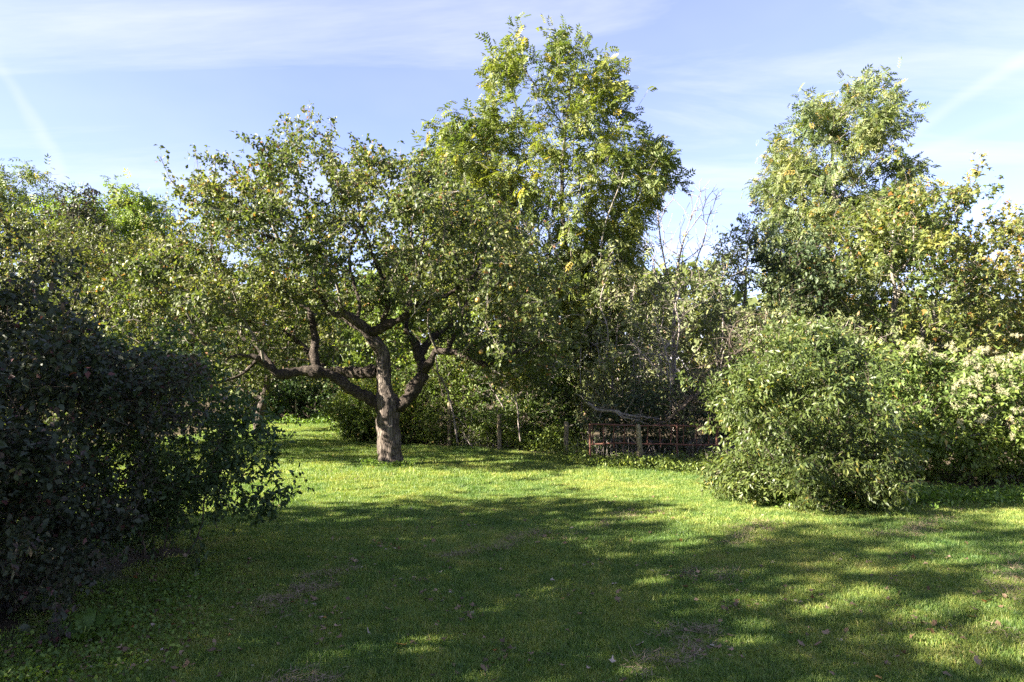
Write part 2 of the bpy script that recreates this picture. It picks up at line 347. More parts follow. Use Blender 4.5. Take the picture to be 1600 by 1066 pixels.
def build_grass():
    pcol = bpy.data.collections.new('grass_patches')       # not linked to the scene: only a source for instancing
    for k in range(4):
        r = np.random.default_rng(100 + k)
        n = 1900
        ang = r.uniform(0, 2 * np.pi, n); rad = 0.34 * np.sqrt(r.uniform(0, 1, n))
        x, y = rad * np.cos(ang), rad * np.sin(ang)
        cl = vnoise(np.stack([x * 9, y * 9, x * 0 + k], -1), 3)
        h = (0.010 + 0.024 * r.uniform(0, 1, n)) * (0.65 + 0.8 * cl); h[r.uniform(size=n) < 0.012] *= 1.8
        w = r.uniform(0.0012, 0.0026, n)
        a = r.uniform(0, 2 * np.pi, n); lean = r.uniform(0.1, 1.1, n) * h
        la = r.uniform(0, 2 * np.pi, n)
        sx, sy = np.cos(a) * w, np.sin(a) * w
        lx, ly = np.cos(la) * lean, np.sin(la) * lean
        Z0 = np.full(n, -0.012)
        V = np.stack([np.stack([x - sx, y - sy, Z0], -1), np.stack([x + sx, y + sy, Z0], -1),
                      np.stack([x + lx * .35 + sx * .8, y + ly * .35 + sy * .8, h * .62], -1), np.stack([x + lx * .35 - sx * .8, y + ly * .35 - sy * .8, h * .62], -1),
                      np.stack([x + lx, y + ly, h], -1)], 1).reshape(-1, 3)
        b = np.arange(n) * 5
        F = [np.stack([b, b + 1, b + 2, b + 3], -1), np.stack([b + 3, b + 2, b + 4], -1)]
        t = r.uniform(0, 1, n)
        pcol.objects.link(bpy.data.objects.new('grass_patch', mesh_np('grass_patch', V, F, M['grass'], np.concatenate([t, t]))))
    r = np.random.default_rng(5)
    pts, sc = [], []
    for (y0, y1, sp, s) in ((2.6, 6.5, 0.24, 0.95), (6.5, 11, 0.33, 1.1), (11, 24, 0.52, 1.6)):
        ny = int((y1 - y0) / sp)
        for yy in np.linspace(y0, y1, ny, endpoint=False):
            hw = yy * 0.80 + 1.2
            xx = np.arange(-hw, hw, sp); xx = xx + r.uniform(-sp * .5, sp * .5, len(xx))
            y = yy + r.uniform(-sp * .5, sp * .5, len(xx))
            ok = (soil_amount(xx, y) + (vnoise(np.stack([xx * 2, y * 2, xx * 0], -1), 9) - .5) * .8) < 0.55
            xx, y = xx[ok], y[ok]
            pts.append(np.stack([xx, y, gh(xx, y)], -1)); sc.append(np.full(len(xx), s) * r.uniform(0.8, 1.15, len(xx)))
    pts, sc = np.concatenate(pts), np.concatenate(sc)
    me = bpy.data.meshes.new('lawn_grass'); me.vertices.add(len(pts)); me.vertices.foreach_set('co', pts.astype(np.float32).ravel())
    at = me.attributes.new('size', 'FLOAT', 'POINT'); at.data.foreach_set('value', sc.astype(np.float32))
    o = link('lawn_grass', me, label='short mown green and mossy yellow lawn grass', cat='grass', kind='stuff')
    ng = bpy.data.node_groups.new('scatter_grass', 'GeometryNodeTree')
    ng.interface.new_socket('Geometry', in_out='INPUT', socket_type='NodeSocketGeometry')
    ng.interface.new_socket('Geometry', in_out='OUTPUT', socket_type='NodeSocketGeometry')
    N, L = ng.nodes.new, ng.links.new
    gi, go = N('NodeGroupInput'), N('NodeGroupOutput')
    ci = N('GeometryNodeCollectionInfo'); ci.inputs[0].default_value = pcol; ci.inputs[1].default_value = True; ci.inputs[2].default_value = True
    ip = N('GeometryNodeInstanceOnPoints'); ip.inputs['Pick Instance'].default_value = True
    rv = N('FunctionNodeRandomValue'); rv.data_type = 'FLOAT_VECTOR'; rv.inputs[0].default_value = (0, 0, 0); rv.inputs[1].default_value = (0, 0, 6.283)
    na = N('GeometryNodeInputNamedAttribute'); na.data_type = 'FLOAT'; na.inputs[0].default_value = 'size'
    L(gi.outputs[0], ip.inputs['Points']); L(ci.outputs[0], ip.inputs['Instance'])
    L(rv.outputs[0], ip.inputs['Rotation']); L(na.outputs[0], ip.inputs['Scale']); L(ip.outputs[0], go.inputs[0])
    md = o.modifiers.new('scatter', 'NODES'); md.node_group = ng
build_grass()

# ------------------------------------------------------------------ leaf templates (x across, y along, z normal), unit length
def T_fold(w=0.5, fold=0.12, arch=0.0):
    return np.array([(0, 0, 0), (-w / 2, .45, fold), (0, 1, -arch), (w / 2, .45, fold)], float), np.array([(0, 3, 2), (0, 2, 1)])
def T_lance(w=0.32, fold=0.05, arch=0.22):
    V = np.array([(0, 0, 0), (-w / 2, .35, fold), (0, .4, 0.02), (w / 2, .35, fold), (-w * .36, .7, fold - arch * .35), (w * .36, .7, fold - arch * .35), (0, 1, -arch)], float)
    return V, np.array([(0, 2, 1), (0, 3, 2), (1, 2, 4), (2, 3, 5), (2, 5, 4), (4, 5, 6)])
def T_ovate(w=0.62, fold=0.07, arch=0.12):
    V = np.array([(0, 0, 0), (-w * .5, .3, fold), (w * .5, .3, fold), (0, .5, 0.01), (-w * .36, .68, fold * .5 - arch * .4), (w * .36, .68, fold * .5 - arch * .4), (0, 1, -arch)], float)
    return V, np.array([(0, 2, 3), (0, 3, 1), (1, 3, 4), (3, 2, 5), (3, 5, 6), (3, 6, 4)])
def T_ash(n=4, w=0.14, droop=0.35):
    """pinnate leaf: rachis with paired leaflets and a terminal one"""
    V, F = [], []
    def leaflet(p, ax, ln, tilt):
        ax = ax / np.linalg.norm(ax); up = np.array([0, 0, 1.0]); s = np.cross(ax, up); s /= np.linalg.norm(s)
        b = len(V); z = np.array([0, 0, 1.0])
        V.extend([p, p + ax * ln * .45 - s * w * .5 + z * .015, p + ax * ln - z * ln * tilt, p + ax * ln * .45 + s * w * .5 + z * .015])
        F.extend([(b, b + 3, b + 2), (b, b + 2, b + 1)])
    for i in range(n):
        t = 0.22 + 0.70 * i / (n - 1) if n > 1 else 0.5
        p = np.array([0, t * .72, -droop * t * t])
        for s in (-1, 1):
            leaflet(p, np.array([s * 1.0, .55, -.25]), .36 * (1 - .2 * abs(t - .55)), .25)
    leaflet(np.array([0, .70, -droop * .9]), np.array([0, 1, -.7]), .34, .2)
    return np.array(V), np.array(F)
def T_maple(w=0.95):
    pts = [(0, 0), (.30, -.02), (.5, .22), (.34, .34), (.48, .66), (.20, .62), (0, 1), (-.20, .62), (-.48, .66), (-.34, .34), (-.5, .22), (-.30, -.02)]
    V = [(0, .38, 0.02)] + [(x * w, y, -0.10 * (x * x + (y - .4) ** 2) * 2.2) for x, y in pts]
    n = len(pts)
    return np.array(V, float), np.array([(0, 1 + i, 1 + (i + 1) % n) for i in range(n)])
def T_maple_lite():
    V = np.array([(0, 0, 0), (-.48, .30, .03), (-.16, .42, -.02), (0, 1, -.1), (.16, .42, -.02), (.48, .30, .03)], float)
    return V, np.array([(0, 2, 1), (0, 4, 2), (0, 5, 4), (2, 4, 3)])
def T_lance4(w=0.32, fold=0.05, arch=0.2):
    V = np.array([(0, 0, 0), (-w / 2, .42, fold), (0, .5, 0), (w / 2, .42, fold), (0, 1, -arch)], float)
    return V, np.array([(0, 2, 1), (0, 3, 2), (1, 2, 4), (2, 3, 4)])
TEMPLATES = {'lance4': T_lance4(), 'broad': T_fold(.66, .1, .1), 'fold': T_fold(), 'fold_narrow': T_fold(0.36, .06, .1), 'lance': T_lance(), 'ovate': T_ovate(), 'ash': T_ash(), 'ash3': T_ash(3, .14), 'maple': T_maple(), 'maple_lite': T_maple_lite()}

def leaf_frames(r, pos, axis, up_bias, droop, spread):
    n = len(pos)
    ax = axis * (1 - spread) + r.normal(0, 1, (n, 3)) * spread * .8 + np.array([0, 0, -droop])
    ax /= np.linalg.norm(ax, axis=1)[:, None] + 1e-9
    n0 = r.normal(0, 1, (n, 3)) + np.array([0, 0, up_bias])
    s = np.cross(ax, n0); s /= np.linalg.norm(s, axis=1)[:, None] + 1e-9
    nm = np.cross(s, ax)
    return np.stack([s, ax, nm], 1)          # rows
def leaves_mesh(name, tmpl, pos, Rm, size, tone, mat):
    TV, TF = TEMPLATES[tmpl]
    V = np.einsum('tk,nkj->ntj', TV, Rm) * size[:, None, None] + pos[:, None, :]
    F = (TF[None] + (np.arange(len(pos)) * len(TV))[:, None, None]).reshape(-1, 3)
    return mesh_np(name, V.reshape(-1, 3), F, mat, np.repeat(tone, len(TF)))
LEAF_MESHES = {}
def single_leaves(r, parent, tmpl, pos, Rm, size, mat_key):
    """each leaf an object of its own, sharing one of six meshes"""
    key = (tmpl, mat_key)
    if key not in LEAF_MESHES:
        LEAF_MESHES[key] = [mesh_np('leaf', TEMPLATES[tmpl][0], TEMPLATES[tmpl][1], M[mat_key], np.full(len(TEMPLATES[tmpl][1]), t)) for t in (.06, .18, .32, .46, .6, .78)]
    for p, R_, s in zip(pos, Rm, size):
        o = link('leaf', LEAF_MESHES[key][r.integers(0, 6)], parent)
        m4 = np.eye(4); m4[:3, :3] = R_.T * s; m4[:3, 3] = p
        o.matrix_local = Matrix(m4.tolist())

# ------------------------------------------------------------------ tubes and branching
def tube(path, rad, k, V, F, wob=0.0, seed=0):
    path = np.asarray(path, float); n = len(path)
    tan = np.gradient(path, axis=0); tan /= np.linalg.norm(tan, axis=1)[:, None] + 1e-9
    ref = np.array([0.31, 0.87, 0.12]) if abs(tan[0, 2]) > .6 else np.array([0.1, 0.2, 1.0])
    u = np.cross(tan, ref); u /= np.linalg.norm(u, axis=1)[:, None] + 1e-9
    w = np.cross(tan, u)
    a = np.arange(k) * 2 * np.pi / k
    ring = path[:, None] + (u[:, None] * np.cos(a)[None, :, None] + w[:, None] * np.sin(a)[None, :, None]) * np.asarray(rad)[:, None, None]
    if wob:
        q = ring.reshape(-1, 3)
        cen = np.repeat(path, k, 0)
        nz = (vnoise(q * 5.0, seed) - .5) + .7 * (vnoise(q * np.array([16, 16, 7]), seed + 1) - .5) + .4 * (vnoise(q * np.array([45, 45, 15]), seed + 2) - .5)
        ring = (cen + (q - cen) * (1 + wob * nz)[:, None]).reshape(n, k, 3)
    b = V[0]
    i = np.arange(n - 1)[:, None] * k; j = np.arange(k)[None]
    jn = (j + 1) % k
    F.append((b + np.stack([i + j, i + jn, i + k + jn, i + k + j], -1)).reshape(-1, 4))
    V[1].append(ring.reshape(-1, 3)); V[0] += n * k
def smooth_path(P, R_, sub=4):
    """Catmull-Rom resample"""
    P = np.asarray(P, float); R_ = np.asarray(R_, float)
    Q = np.concatenate([[2 * P[0] - P[1]], P, [2 * P[-1] - P[-2]]])
    out, rr = [], []
    for i in range(len(P) - 1):
        p0, p1, p2, p3 = Q[i:i + 4]
        for t in np.arange(sub) / sub:
            out.append(.5 * ((2 * p1) + (-p0 + p2) * t + (2 * p0 - 5 * p1 + 4 * p2 - p3) * t * t + (-p0 + 3 * p1 - 3 * p2 + p3) * t ** 3))
            rr.append(R_[i] * (1 - t) + R_[i + 1] * t)
    out.append(P[-1]); rr.append(R_[-1])
    return np.array(out), np.array(rr)

def in_poly(x, z, poly):
    c = np.zeros(len(x), bool); j = len(poly) - 1
    for i in range(len(poly)):
        xi, zi = poly[i]; xj, zj = poly[j]
        t = ((zi > z) != (zj > z)) & (x < (xj - xi) * (z - zi) / (zj - zi + 1e-12) + xi)
        c ^= t; j = i
    return c
def edge_dist(x, z, poly):
    d = np.full(len(x), 1e9); P = np.stack([x, z], -1)
    for i in range(len(poly)):
        a, b = np.array(poly[i - 1]), np.array(poly[i]); ab = b - a
        t = np.clip(((P - a) @ ab) / (ab @ ab + 1e-12), 0, 1)
        d = np.minimum(d, np.linalg.norm(P - a - t[:, None] * ab, axis=1))
    return d
def crown_points(r, poly, d, half, n, ncl, clr, uni=0.25, lump=0.0, seed=0):
    poly = [tuple(p) for p in poly]
    A = np.array(poly); lo, hi = A.min(0), A.max(0)
    m = max(ncl, n) * 12
    x, z = r.uniform(lo[0], hi[0], m), r.uniform(lo[1], hi[1], m)
    ok = in_poly(x, z, poly); x, z = x[ok], z[ok]
    e = edge_dist(x, z, poly); em = np.percentile(e, 96)
    q = np.clip(e / em, 0, 1); th = half * np.sqrt(1 - (1 - q) ** 2)
    u = r.uniform(-1, 1, len(x)); u = np.sign(u) * np.abs(u) ** 0.65
    C = np.stack([x, d + u * th, z], -1)
    if lump:
        k = vnoise(C * 0.9, seed + 40); C = C[k > lump] if (k > lump).sum() > n // 2 else C
    C = C[r.permutation(len(C))]
    nu = int(n * uni)
    cen = C[:ncl]
    pts = np.concatenate([C[ncl:ncl + nu], cen, cen[r.integers(0, len(cen), n - nu)] + r.normal(0, 1, (n - nu, 3)) * np.array([clr, clr, clr * .7])])
    return pts
def world_poly(outline, d):
    w = [P3(px, py, d) for px, py in outline]
    return [(p[0], max(p[2], .05)) for p in w]

def grow(seeds, att, bf=0.35):
    """seeds: list of (path Nx3, radii N, parent index of seed path or -1, node index in that path). Greedy tree joining every attractor."""
    pos, par, fix = [], [], []
    start = []
    for path, rad, pp, pi in seeds:
        start.append(len(pos))
        for i, p in enumerate(path):
            par.append(-1 if (i == 0 and pp < 0) else (start[pp] + pi if i == 0 else len(pos) - 1))
            pos.append(p); fix.append(rad[i])
    ns = len(pos)
    N = ns + len(att)
    POS = np.zeros((N, 3)); POS[:ns] = pos; PAR = np.full(N, -1); PAR[:ns] = par
    PL = np.zeros(N)
    for i in range(ns):
        if PAR[i] >= 0: PL[i] = PL[PAR[i]] + np.linalg.norm(POS[i] - POS[PAR[i]])
    m = len(att); att = np.asarray(att)
    best = np.full(m, 1e9); bp = np.zeros(m, int)
    D = np.linalg.norm(att[:, None] - POS[None, :ns], axis=2)
    # attach preferably away from the trunk foot
    c = D * (1 + bf) + bf * PL[None, :ns]
    bp = c.argmin(1); best = c[np.arange(m), bp]
    done = np.zeros(m, bool); cur = ns
    for _ in range(m):
        i = int(np.argmin(best))
        POS[cur] = att[i]; PAR[cur] = bp[i]; PL[cur] = PL[bp[i]] + np.linalg.norm(att[i] - POS[bp[i]])
        best[i] = 1e9; done[i] = True
        c = np.linalg.norm(att - att[i], axis=1) * (1 + bf) + bf * PL[cur]
        up = (c < best) & ~done
        best[up] = c[up]; bp[up] = cur
        cur += 1
    return POS, PAR, np.array(fix), ns
def radii(POS, PAR, fix, ns, r0, R_trunk):
    N = len(POS)
    nch = np.bincount(PAR[PAR >= 0], minlength=N)
    tips = max(2, (nch == 0).sum())
    e = max(1.6, math.log(tips) / math.log(R_trunk / r0))
    acc = np.zeros(N)
    order = np.argsort(-depths(PAR))
    for i in order:
        if acc[i] == 0: acc[i] = r0 ** e
        if PAR[i] >= 0: acc[PAR[i]] += acc[i]
    rad = acc ** (1 / e)
    rad[:ns] = np.where(fix > 0, fix, rad[:ns])
    return rad
def depths(PAR):
    N = len(PAR); d = np.zeros(N, int)
    for i in range(N):
        if PAR[i] >= 0: d[i] = d[PAR[i]] + 1 if PAR[i] < i else d[i]
    return d
def chains(PAR, rad, start_from):
    N = len(PAR); ch = [[] for _ in range(N)]
    for i in range(N):
        if PAR[i] >= 0: ch[PAR[i]].append(i)
    out = []; stack = [i for i in range(N) if PAR[i] < 0]; first = {i: None for i in stack}
    while stack:
        i = stack.pop(); path = [PAR[i]] if PAR[i] >= 0 else []
        while True:
            path.append(i)
            if not ch[i]: break
            c = sorted(ch[i], key=lambda q: -rad[q])
            stack.extend(c[1:]); i = c[0]
        out.append(path)
    return out

CAMV = np.array([0, 0, CAM_H])
def plant(name, label, cat, d, base, outline, half, trunk=None, seeds=None, n=600, ncl=60, clr=0.3, uni=0.25, lump=0.0, bf=0.35, r0=0.004, R_trunk=0.12,
          leaf='fold', size=0.07, lpn=30, sig=0.09, mat='hedge_leaf', bark='twig', up=1.2, droop=0.3, spread=0.6, seed=1, group=None, stems=0,
          bare=0.0, twig_mat=None, singles=0, big_leaf=None, spur=6, lobes=(), sun_gap=None, sprigs=26, sprig_len=None, extra=None, tone_shift=0.0, crown_name='crown', twig_sides=3, topcol=None, world_outline=None, smooth_it=2, keep_z=0.04):
    r = np.random.default_rng(seed)
    root_pos = np.asarray(base, float).copy(); root_pos[2] = gh(root_pos[0], root_pos[1])[0]
    root = link(name, None, label=label, cat=cat, group=group)
    root.location = root_pos
    poly = world_outline or world_poly(outline, d)
    att = crown_points(r, poly, d, half, n, ncl, clr, uni, lump, seed)
    for lo, lh, ln_ in lobes: att = np.concatenate([att, crown_points(r, world_poly(lo, d), d, lh, ln_, max(6, ln_ // 8), clr, uni, 0, seed + 5)])
    if extra is not None: att = np.concatenate([att, extra])
    if sun_gap is not None:                              # an opening in the crown on the sunny side
        Dn = np.array(SUN_D); q = att - sun_gap[0]; tt = q @ Dn
        perp = np.linalg.norm((q - tt[:, None] * Dn) / np.array([1, 1, sun_gap[2]]), axis=1)
        att = att[~((tt < 0) & (perp < sun_gap[1]))]
    if sprigs:
        cen = att.mean(0); ext = att.std(0).mean()
        q = att[r.permutation(len(att))[:sprigs * 14]]; far = np.argsort(-np.linalg.norm((q - cen) / (att.std(0) + 1e-6), axis=1))[:sprigs * 2]
        q = q[far][r.permutation(len(far))[:sprigs]]
        add = []
        for p in q:
            v = p - cen; v /= np.linalg.norm(v) + 1e-9; v = v + r.normal(0, .3, 3) + [0, 0, .35]; ln = (sprig_len or ext * .22) * r.uniform(.4, 1.2)
            for t in (.3, .55, .8, 1.0): add.append(p + v * ln * t + np.array([0, 0, -.25 * ln * t * t]))
        att = np.concatenate([att, np.array(add)])
    att[:, 2] = np.maximum(att[:, 2], keep_z + r.uniform(0, .1, len(att)))
    sd = []
    if seeds: sd = seeds
    elif trunk is not None:
        tp = [np.array([root_pos[0], root_pos[1], root_pos[2] - .05])] + [P3(*t, d) if len(t) == 2 else P3(t[0], t[1], t[2]) for t in trunk]
        tr = np.linspace(R_trunk, R_trunk * .25, len(tp)); tp, tr = smooth_path(tp, tr, 5)
        tp[1:] += r.normal(0, R_trunk * .12, (len(tp) - 1, 3)) * np.array([1, 1, .2])
        sd = [(tp, tr * 0, -1, 0)]
        sd[0][1][:2] = R_trunk
    else:
        for k in range(max(1, stems)):
            a = r.uniform(0, 2 * np.pi); b = root_pos + np.array([np.cos(a), np.sin(a), 0]) * r.uniform(0, .22); b[2] -= .03
            hgt = r.uniform(.25, .6); tip = b + np.array([np.cos(a) * hgt * .5, np.sin(a) * hgt * .5, hgt])
            sd.append((np.stack([b, (b + tip) / 2 + r.normal(0, .03, 3), tip]), np.zeros(3), -1, 0))
    POS, PAR, fix, ns = grow(sd, att, bf)
    nst = max(1, len(sd) if not seeds else 1)
    rad = radii(POS, PAR, fix, ns, r0, R_trunk)
    N = len(POS)
    main = np.full(N, -1); o = np.argsort(rad[ns:]) + ns
    for i in o:
        if PAR[i] >= 0: main[PAR[i]] = i
    for _ in range(smooth_it):
        i = np.arange(ns, N); has = main[i] >= 0
        q = POS.copy(); ii = i[has]
        q[ii] = .5 * POS[ii] + .25 * POS[PAR[ii]] + .25 * POS[main[ii]]
        POS = q
    # wood
    thick, thin = ([0, []], []), ([0, []], [])
    for path in chains(PAR, rad, ns):
        if len(path) < 2: continue
        p = POS[path]; q = rad[path].copy()
        if PAR[path[1]] == path[0] and len(path) > 1: q[0] = min(q[0], q[1] * 1.25)
        big = q[1] > max(.018, R_trunk * .16)
        # tubes on seed limbs are drawn by the caller when seeds are given
        if seeds and path[1] < ns:
            k = [i for i, v in enumerate(path) if v >= ns]
            if not k: continue
            s0 = k[0] - 1; p = p[s0:]; q = q[s0:]; q[0] = min(q[0], q[1] * 1.2)
            big = q[1] > max(.018, R_trunk * .16)
            if len(p) < 2: continue
        if big:
            pp, qq = smooth_path(p, q, 2)
            tube(pp, qq, 8 if q[0] > .05 else 6, *thick, wob=.35, seed=seed)
        else:
            tube(p, q, twig_sides, *thin)
    L0 = Matrix.Translation(-Vector(root_pos))
    def part(nm, V, F, mt, smooth=True, kind=None):
        if not V[1]: return
        vv = np.concatenate(V[1]) - root_pos
        link(nm, mesh_np(nm, vv, F, M[mt], smooth=smooth), root, kind=kind)
    part('trunk' if trunk is not None or seeds is None else 'limb', thick[0], thick[1], bark)
    part('twigs', thin[0], thin[1], twig_mat or bark, kind='stuff')
    # leaves
    idx = np.arange(ns, N)
    idx = idx[rad[idx] < max(r0 * 3.2, .012)]
    if bare: idx = idx[r.uniform(size=len(idx)) > bare]
    if lpn and len(idx):
        cnt = r.poisson(lpn, len(idx)); src = np.repeat(idx, cnt); t = r.uniform(0, 1.1, len(src))
        seg = POS[src] - POS[PAR[src]]; sl = np.linalg.norm(seg, axis=1)
        t = 1 - np.minimum(1, .45 / (sl + 1e-6)) * t
        pos = POS[PAR[src]] + seg * t[:, None] + r.normal(0, sig, (len(src), 3))
        ok = pos[:, 2] > keep_z; pos, src, seg, sl = pos[ok], src[ok], seg[ok], sl[ok]
        cen = POS[idx].mean(0)
        if not leaf.startswith('ash') and spur > 1:               # leaves sit in little rosettes on short spurs
            g = np.arange(len(pos)) // spur; ng = g[-1] + 1; lead = np.minimum(np.arange(ng) * spur + spur // 2, len(pos) - 1)
            sp_ = pos[lead]; same = src == src[lead][g]
            rd = r.normal(0, 1, (len(pos), 3)); rd[:, 2] += .25; rd /= np.linalg.norm(rd, axis=1)[:, None]
            pos = np.where(same[:, None], sp_[g] + rd * size * r.uniform(.1, .5, len(pos))[:, None], pos)
            ok = pos[:, 2] > keep_z; pos[~ok, 2] = keep_z
            A_ = POS[src[lead]] * .75 + POS[PAR[src[lead]]] * .25; dv = sp_ - A_; u1 = np.cross(dv, r.normal(0, 1, dv.shape)); u1 /= np.linalg.norm(u1, axis=1)[:, None] + 1e-9
            u2 = np.cross(dv, u1); u2 /= np.linalg.norm(u2, axis=1)[:, None] + 1e-9; w_ = r0 * .55
            SV = np.stack([A_ + u1 * w_, A_ - u1 * .5 * w_ + u2 * .87 * w_, A_ - u1 * .5 * w_ - u2 * .87 * w_, sp_], 1).reshape(-1, 3) - root_pos
            b_ = np.arange(ng)[:, None] * 4
            SF = (b_[:, None] + np.array([(0, 1, 3), (1, 2, 3), (2, 0, 3)])[None]).reshape(-1, 3)
            link('spurs', mesh_np('spurs', SV, SF, M[twig_mat or bark]), root, kind='stuff')
        outw = pos - cen; outw /= np.linalg.norm(outw, axis=1)[:, None] + 1e-9
        Rm = leaf_frames(r, pos, (rd * .8 + outw * .3) if (not leaf.startswith('ash') and spur > 1) else seg / (sl[:, None] + 1e-6) * .6 + outw * .6, up, droop, spread)
        sz = size * r.uniform(.5, 1.3, len(pos))
        tone = np.clip(.5 * r.uniform(0, 1, len(pos)) + .75 * (vnoise(pos * 1.3, seed + 8) - .25) * .8 + tone_shift + .04 * r.normal(size=len(pos)), 0, 1)
        brown = r.uniform(size=len(pos)) < .025; tone[brown] = 1
        pos = pos - root_pos
        if topcol:                                    # a differently coloured share of the crown
            k = topcol[1](pos + root_pos, r)
            link('yellow_crown', leaves_mesh('crown', leaf, pos[k], Rm[k], sz[k], tone[k], M[topcol[0]]), root, kind='stuff')
            pos, Rm, sz, tone = pos[~k], Rm[~k], sz[~k], tone[~k]
        if singles:
            dist = np.linalg.norm(pos + root_pos - CAMV, axis=1) + r.uniform(0, .35, len(pos))
            dist = np.where(np.abs((pos + root_pos)[:, 0] / (pos + root_pos)[:, 1]) < .74, dist, 99)
            s = np.argsort(dist)[:singles]
            single_leaves(r, root, big_leaf or leaf, pos[s], Rm[s], sz[s] * .95, mat)
            k = np.ones(len(pos), bool); k[s] = False
            pos, Rm, sz, tone = pos[k], Rm[k], sz[k], tone[k]
        link(crown_name, leaves_mesh(crown_name, leaf, pos, Rm, sz, tone, M[mat]), root, kind='stuff')
    return root, POS, PAR, rad, ns, root_pos

# ------------------------------------------------------------------ the old apple tree
AD = 12.2
def apple_tree():
    r = np.random.default_rng(21)
    base = P3(609, 729, AD); base[2] = gh(base[0], base[1])[0]
    def pth(pts):
        P = [P3(x, y, AD + dd) for x, y, dd, _ in pts]; q = [w for *_, w in pts]
        return smooth_path(P, q, 5)
    trunk = [(610, 735, 0, .38), (609, 728, 0, .285), (609, 718, 0, .232), (609, 700, 0, .205), (608, 680, 0, .197), (607, 660, 0, .195), (606, 643, 0, .205), (605, 630, 0, .215), (602, 617, 0, .165), (600, 600, .05, .138), (600, 580, .1, .132), (598, 557, .1, .126), (588, 537, .05, .118), (573, 517, 0, .10), (552, 499, -.1, .085), (535, 489, -.2, .07), (523, 492, -.3, .05), (505, 470, -.5, .035), (490, 430, -.6, .026), (478, 380, -.6, .018), (480, 300, -.5, .010)]
    limbs = [
        [(598, 638, 0, .13), (577, 621, -.1, .118), (548, 608, -.2, .108), (520, 592, -.35, .10), (495, 582, -.5, .098), (466, 583, -.6, .085), (440, 585, -.7, .075), (424, 575, -.8, .062), (404, 563, -.9, .05), (380, 556, -1.0, .042), (352, 551, -1.2, .034), (315, 535, -1.3, .024), (280, 500, -1.3, .015)],
        [(432, 581, -.75, .06), (424, 566, -.7, .055), (410, 547, -.6, .048), (395, 531, -.5, .042), (382, 530, -.5, .035), (360, 490, -.3, .026), (335, 420, -.1, .018), (325, 340, 0, .010)],
        [(500, 585, -.45, .085), (495, 562, -.4, .080), (490, 535, -.3, .072), (486, 507, -.2, .062), (475, 480, -.1, .05), (455, 470, 0, .045), (438, 475, .1, .04), (420, 440, .2, .03), (410, 380, .3, .018), (400, 300, .3, .010)],
        [(592, 578, .2, .11), (570, 580, .4, .105), (545, 583, .6, .095), (522, 577, .9, .085), (500, 570, 1.2, .07), (470, 540, 1.5, .05), (430, 500, 1.8, .03), (400, 440, 1.9, .015)],
        [(618, 634, 0, .14), (639, 622, .02, .125), (654, 602, .05, .115), (663, 583, .08, .108), (657, 562, .1, .10), (649, 542, .1, .088), (636, 524, .1, .075), (632, 508, .15, .06), (640, 470, .3, .045), (655, 420, .4, .03), (660, 350, .5, .016), (650, 280, .5, .009)],
        [(662, 580, .05, .085), (674, 567, -.1, .075), (681, 552, -.2, .065), (690, 547, -.35, .055), (714, 550, -.6, .058), (735, 558, -.8, .056), (755, 570, -.9, .05), (780, 561, -1.0, .042), (803, 553, -1.1, .034), (835, 540, -1.1, .022), (860, 510, -1.0, .012)],
        [(655, 556, .1, .075), (668, 536, .25, .066), (685, 521, .4, .055), (710, 500, .7, .042), (750, 470, 1.0, .03), (800, 430, 1.2, .018), (830, 380, 1.2, .010)],
        [(578, 522, 0, .095), (598, 512, -.15, .085), (622, 500, -.3, .072), (640, 486, -.4, .06), (660, 470, -.5, .05), (700, 465, -.6, .04), (740, 430, -.7, .026), (770, 370, -.7, .014)],
        [(600, 505, -.2, .06), (606, 480, -.4, .05), (600, 440, -.6, .038), (580, 390, -.7, .026), (560, 310, -.6, .014), (555, 250, -.5, .008)],
    ]
    tp, tr = pth(trunk)
    seeds = [(tp, tr, -1, 0)]
    for lb in limbs:
        p, q = pth(lb)
        # join to the nearest node of the paths so far
        bi, bj, bd = 0, 0, 9
        for si, s in enumerate(seeds):
            dd = np.linalg.norm(s[0] - p[0], axis=1); j = int(dd.argmin())
            if dd[j] < bd: bi, bj, bd = si, j, dd[j]
        seeds.append((p, q, bi, bj))
    # gnarl the limbs
    for s in seeds[1:]:
        k = np.linspace(0, 1, len(s[0]))
        s[0][1:] += ((np.stack([vnoise(s[0] * 2.6, a) for a in (1, 2, 3)], -1) - .5) * .10)[1:]
    outline = [(240, 520), (238, 460), (262, 405), (300, 385), (322, 318), (352, 290), (395, 305), (440, 285), (458, 232), (480, 222), (508, 232), (530, 265), (575, 260), (640, 272), (700, 280), (770, 305), (830, 370), (868, 440), (872, 530), (840, 590), (775, 590), (725, 545), (660, 505), (600, 480), (520, 495), (460, 530), (420, 575), (370, 606), (300, 615), (245, 580)]
    extra = []
    for (x, y, ty, dd) in ((485, 215, 165, -.3), (345, 300, 245, .1), (317, 305, 272, 0), (410, 300, 248, .2), (560, 245, 218, 0), (520, 225, 190, -.2), (340, 330, 250, -.2), (455, 235, 190, -.4), (610, 260, 235, .1), (650, 260, 240, .2), (375, 285, 255, .2), (690, 265, 248, .1)):
        for t in np.linspace(0, 1, 5): extra.append(P3(x + (-8 if t > .5 else 0) * (t - .5), y + (ty - y) * t, AD + dd))
    for s in seeds[1:]:
        m = len(s[0])
        for i in r.integers(int(m * .45), m, 26): extra.append(s[0][i] + r.normal(0, .22, 3) * [1, 1, .8] + [0, 0, -.05])
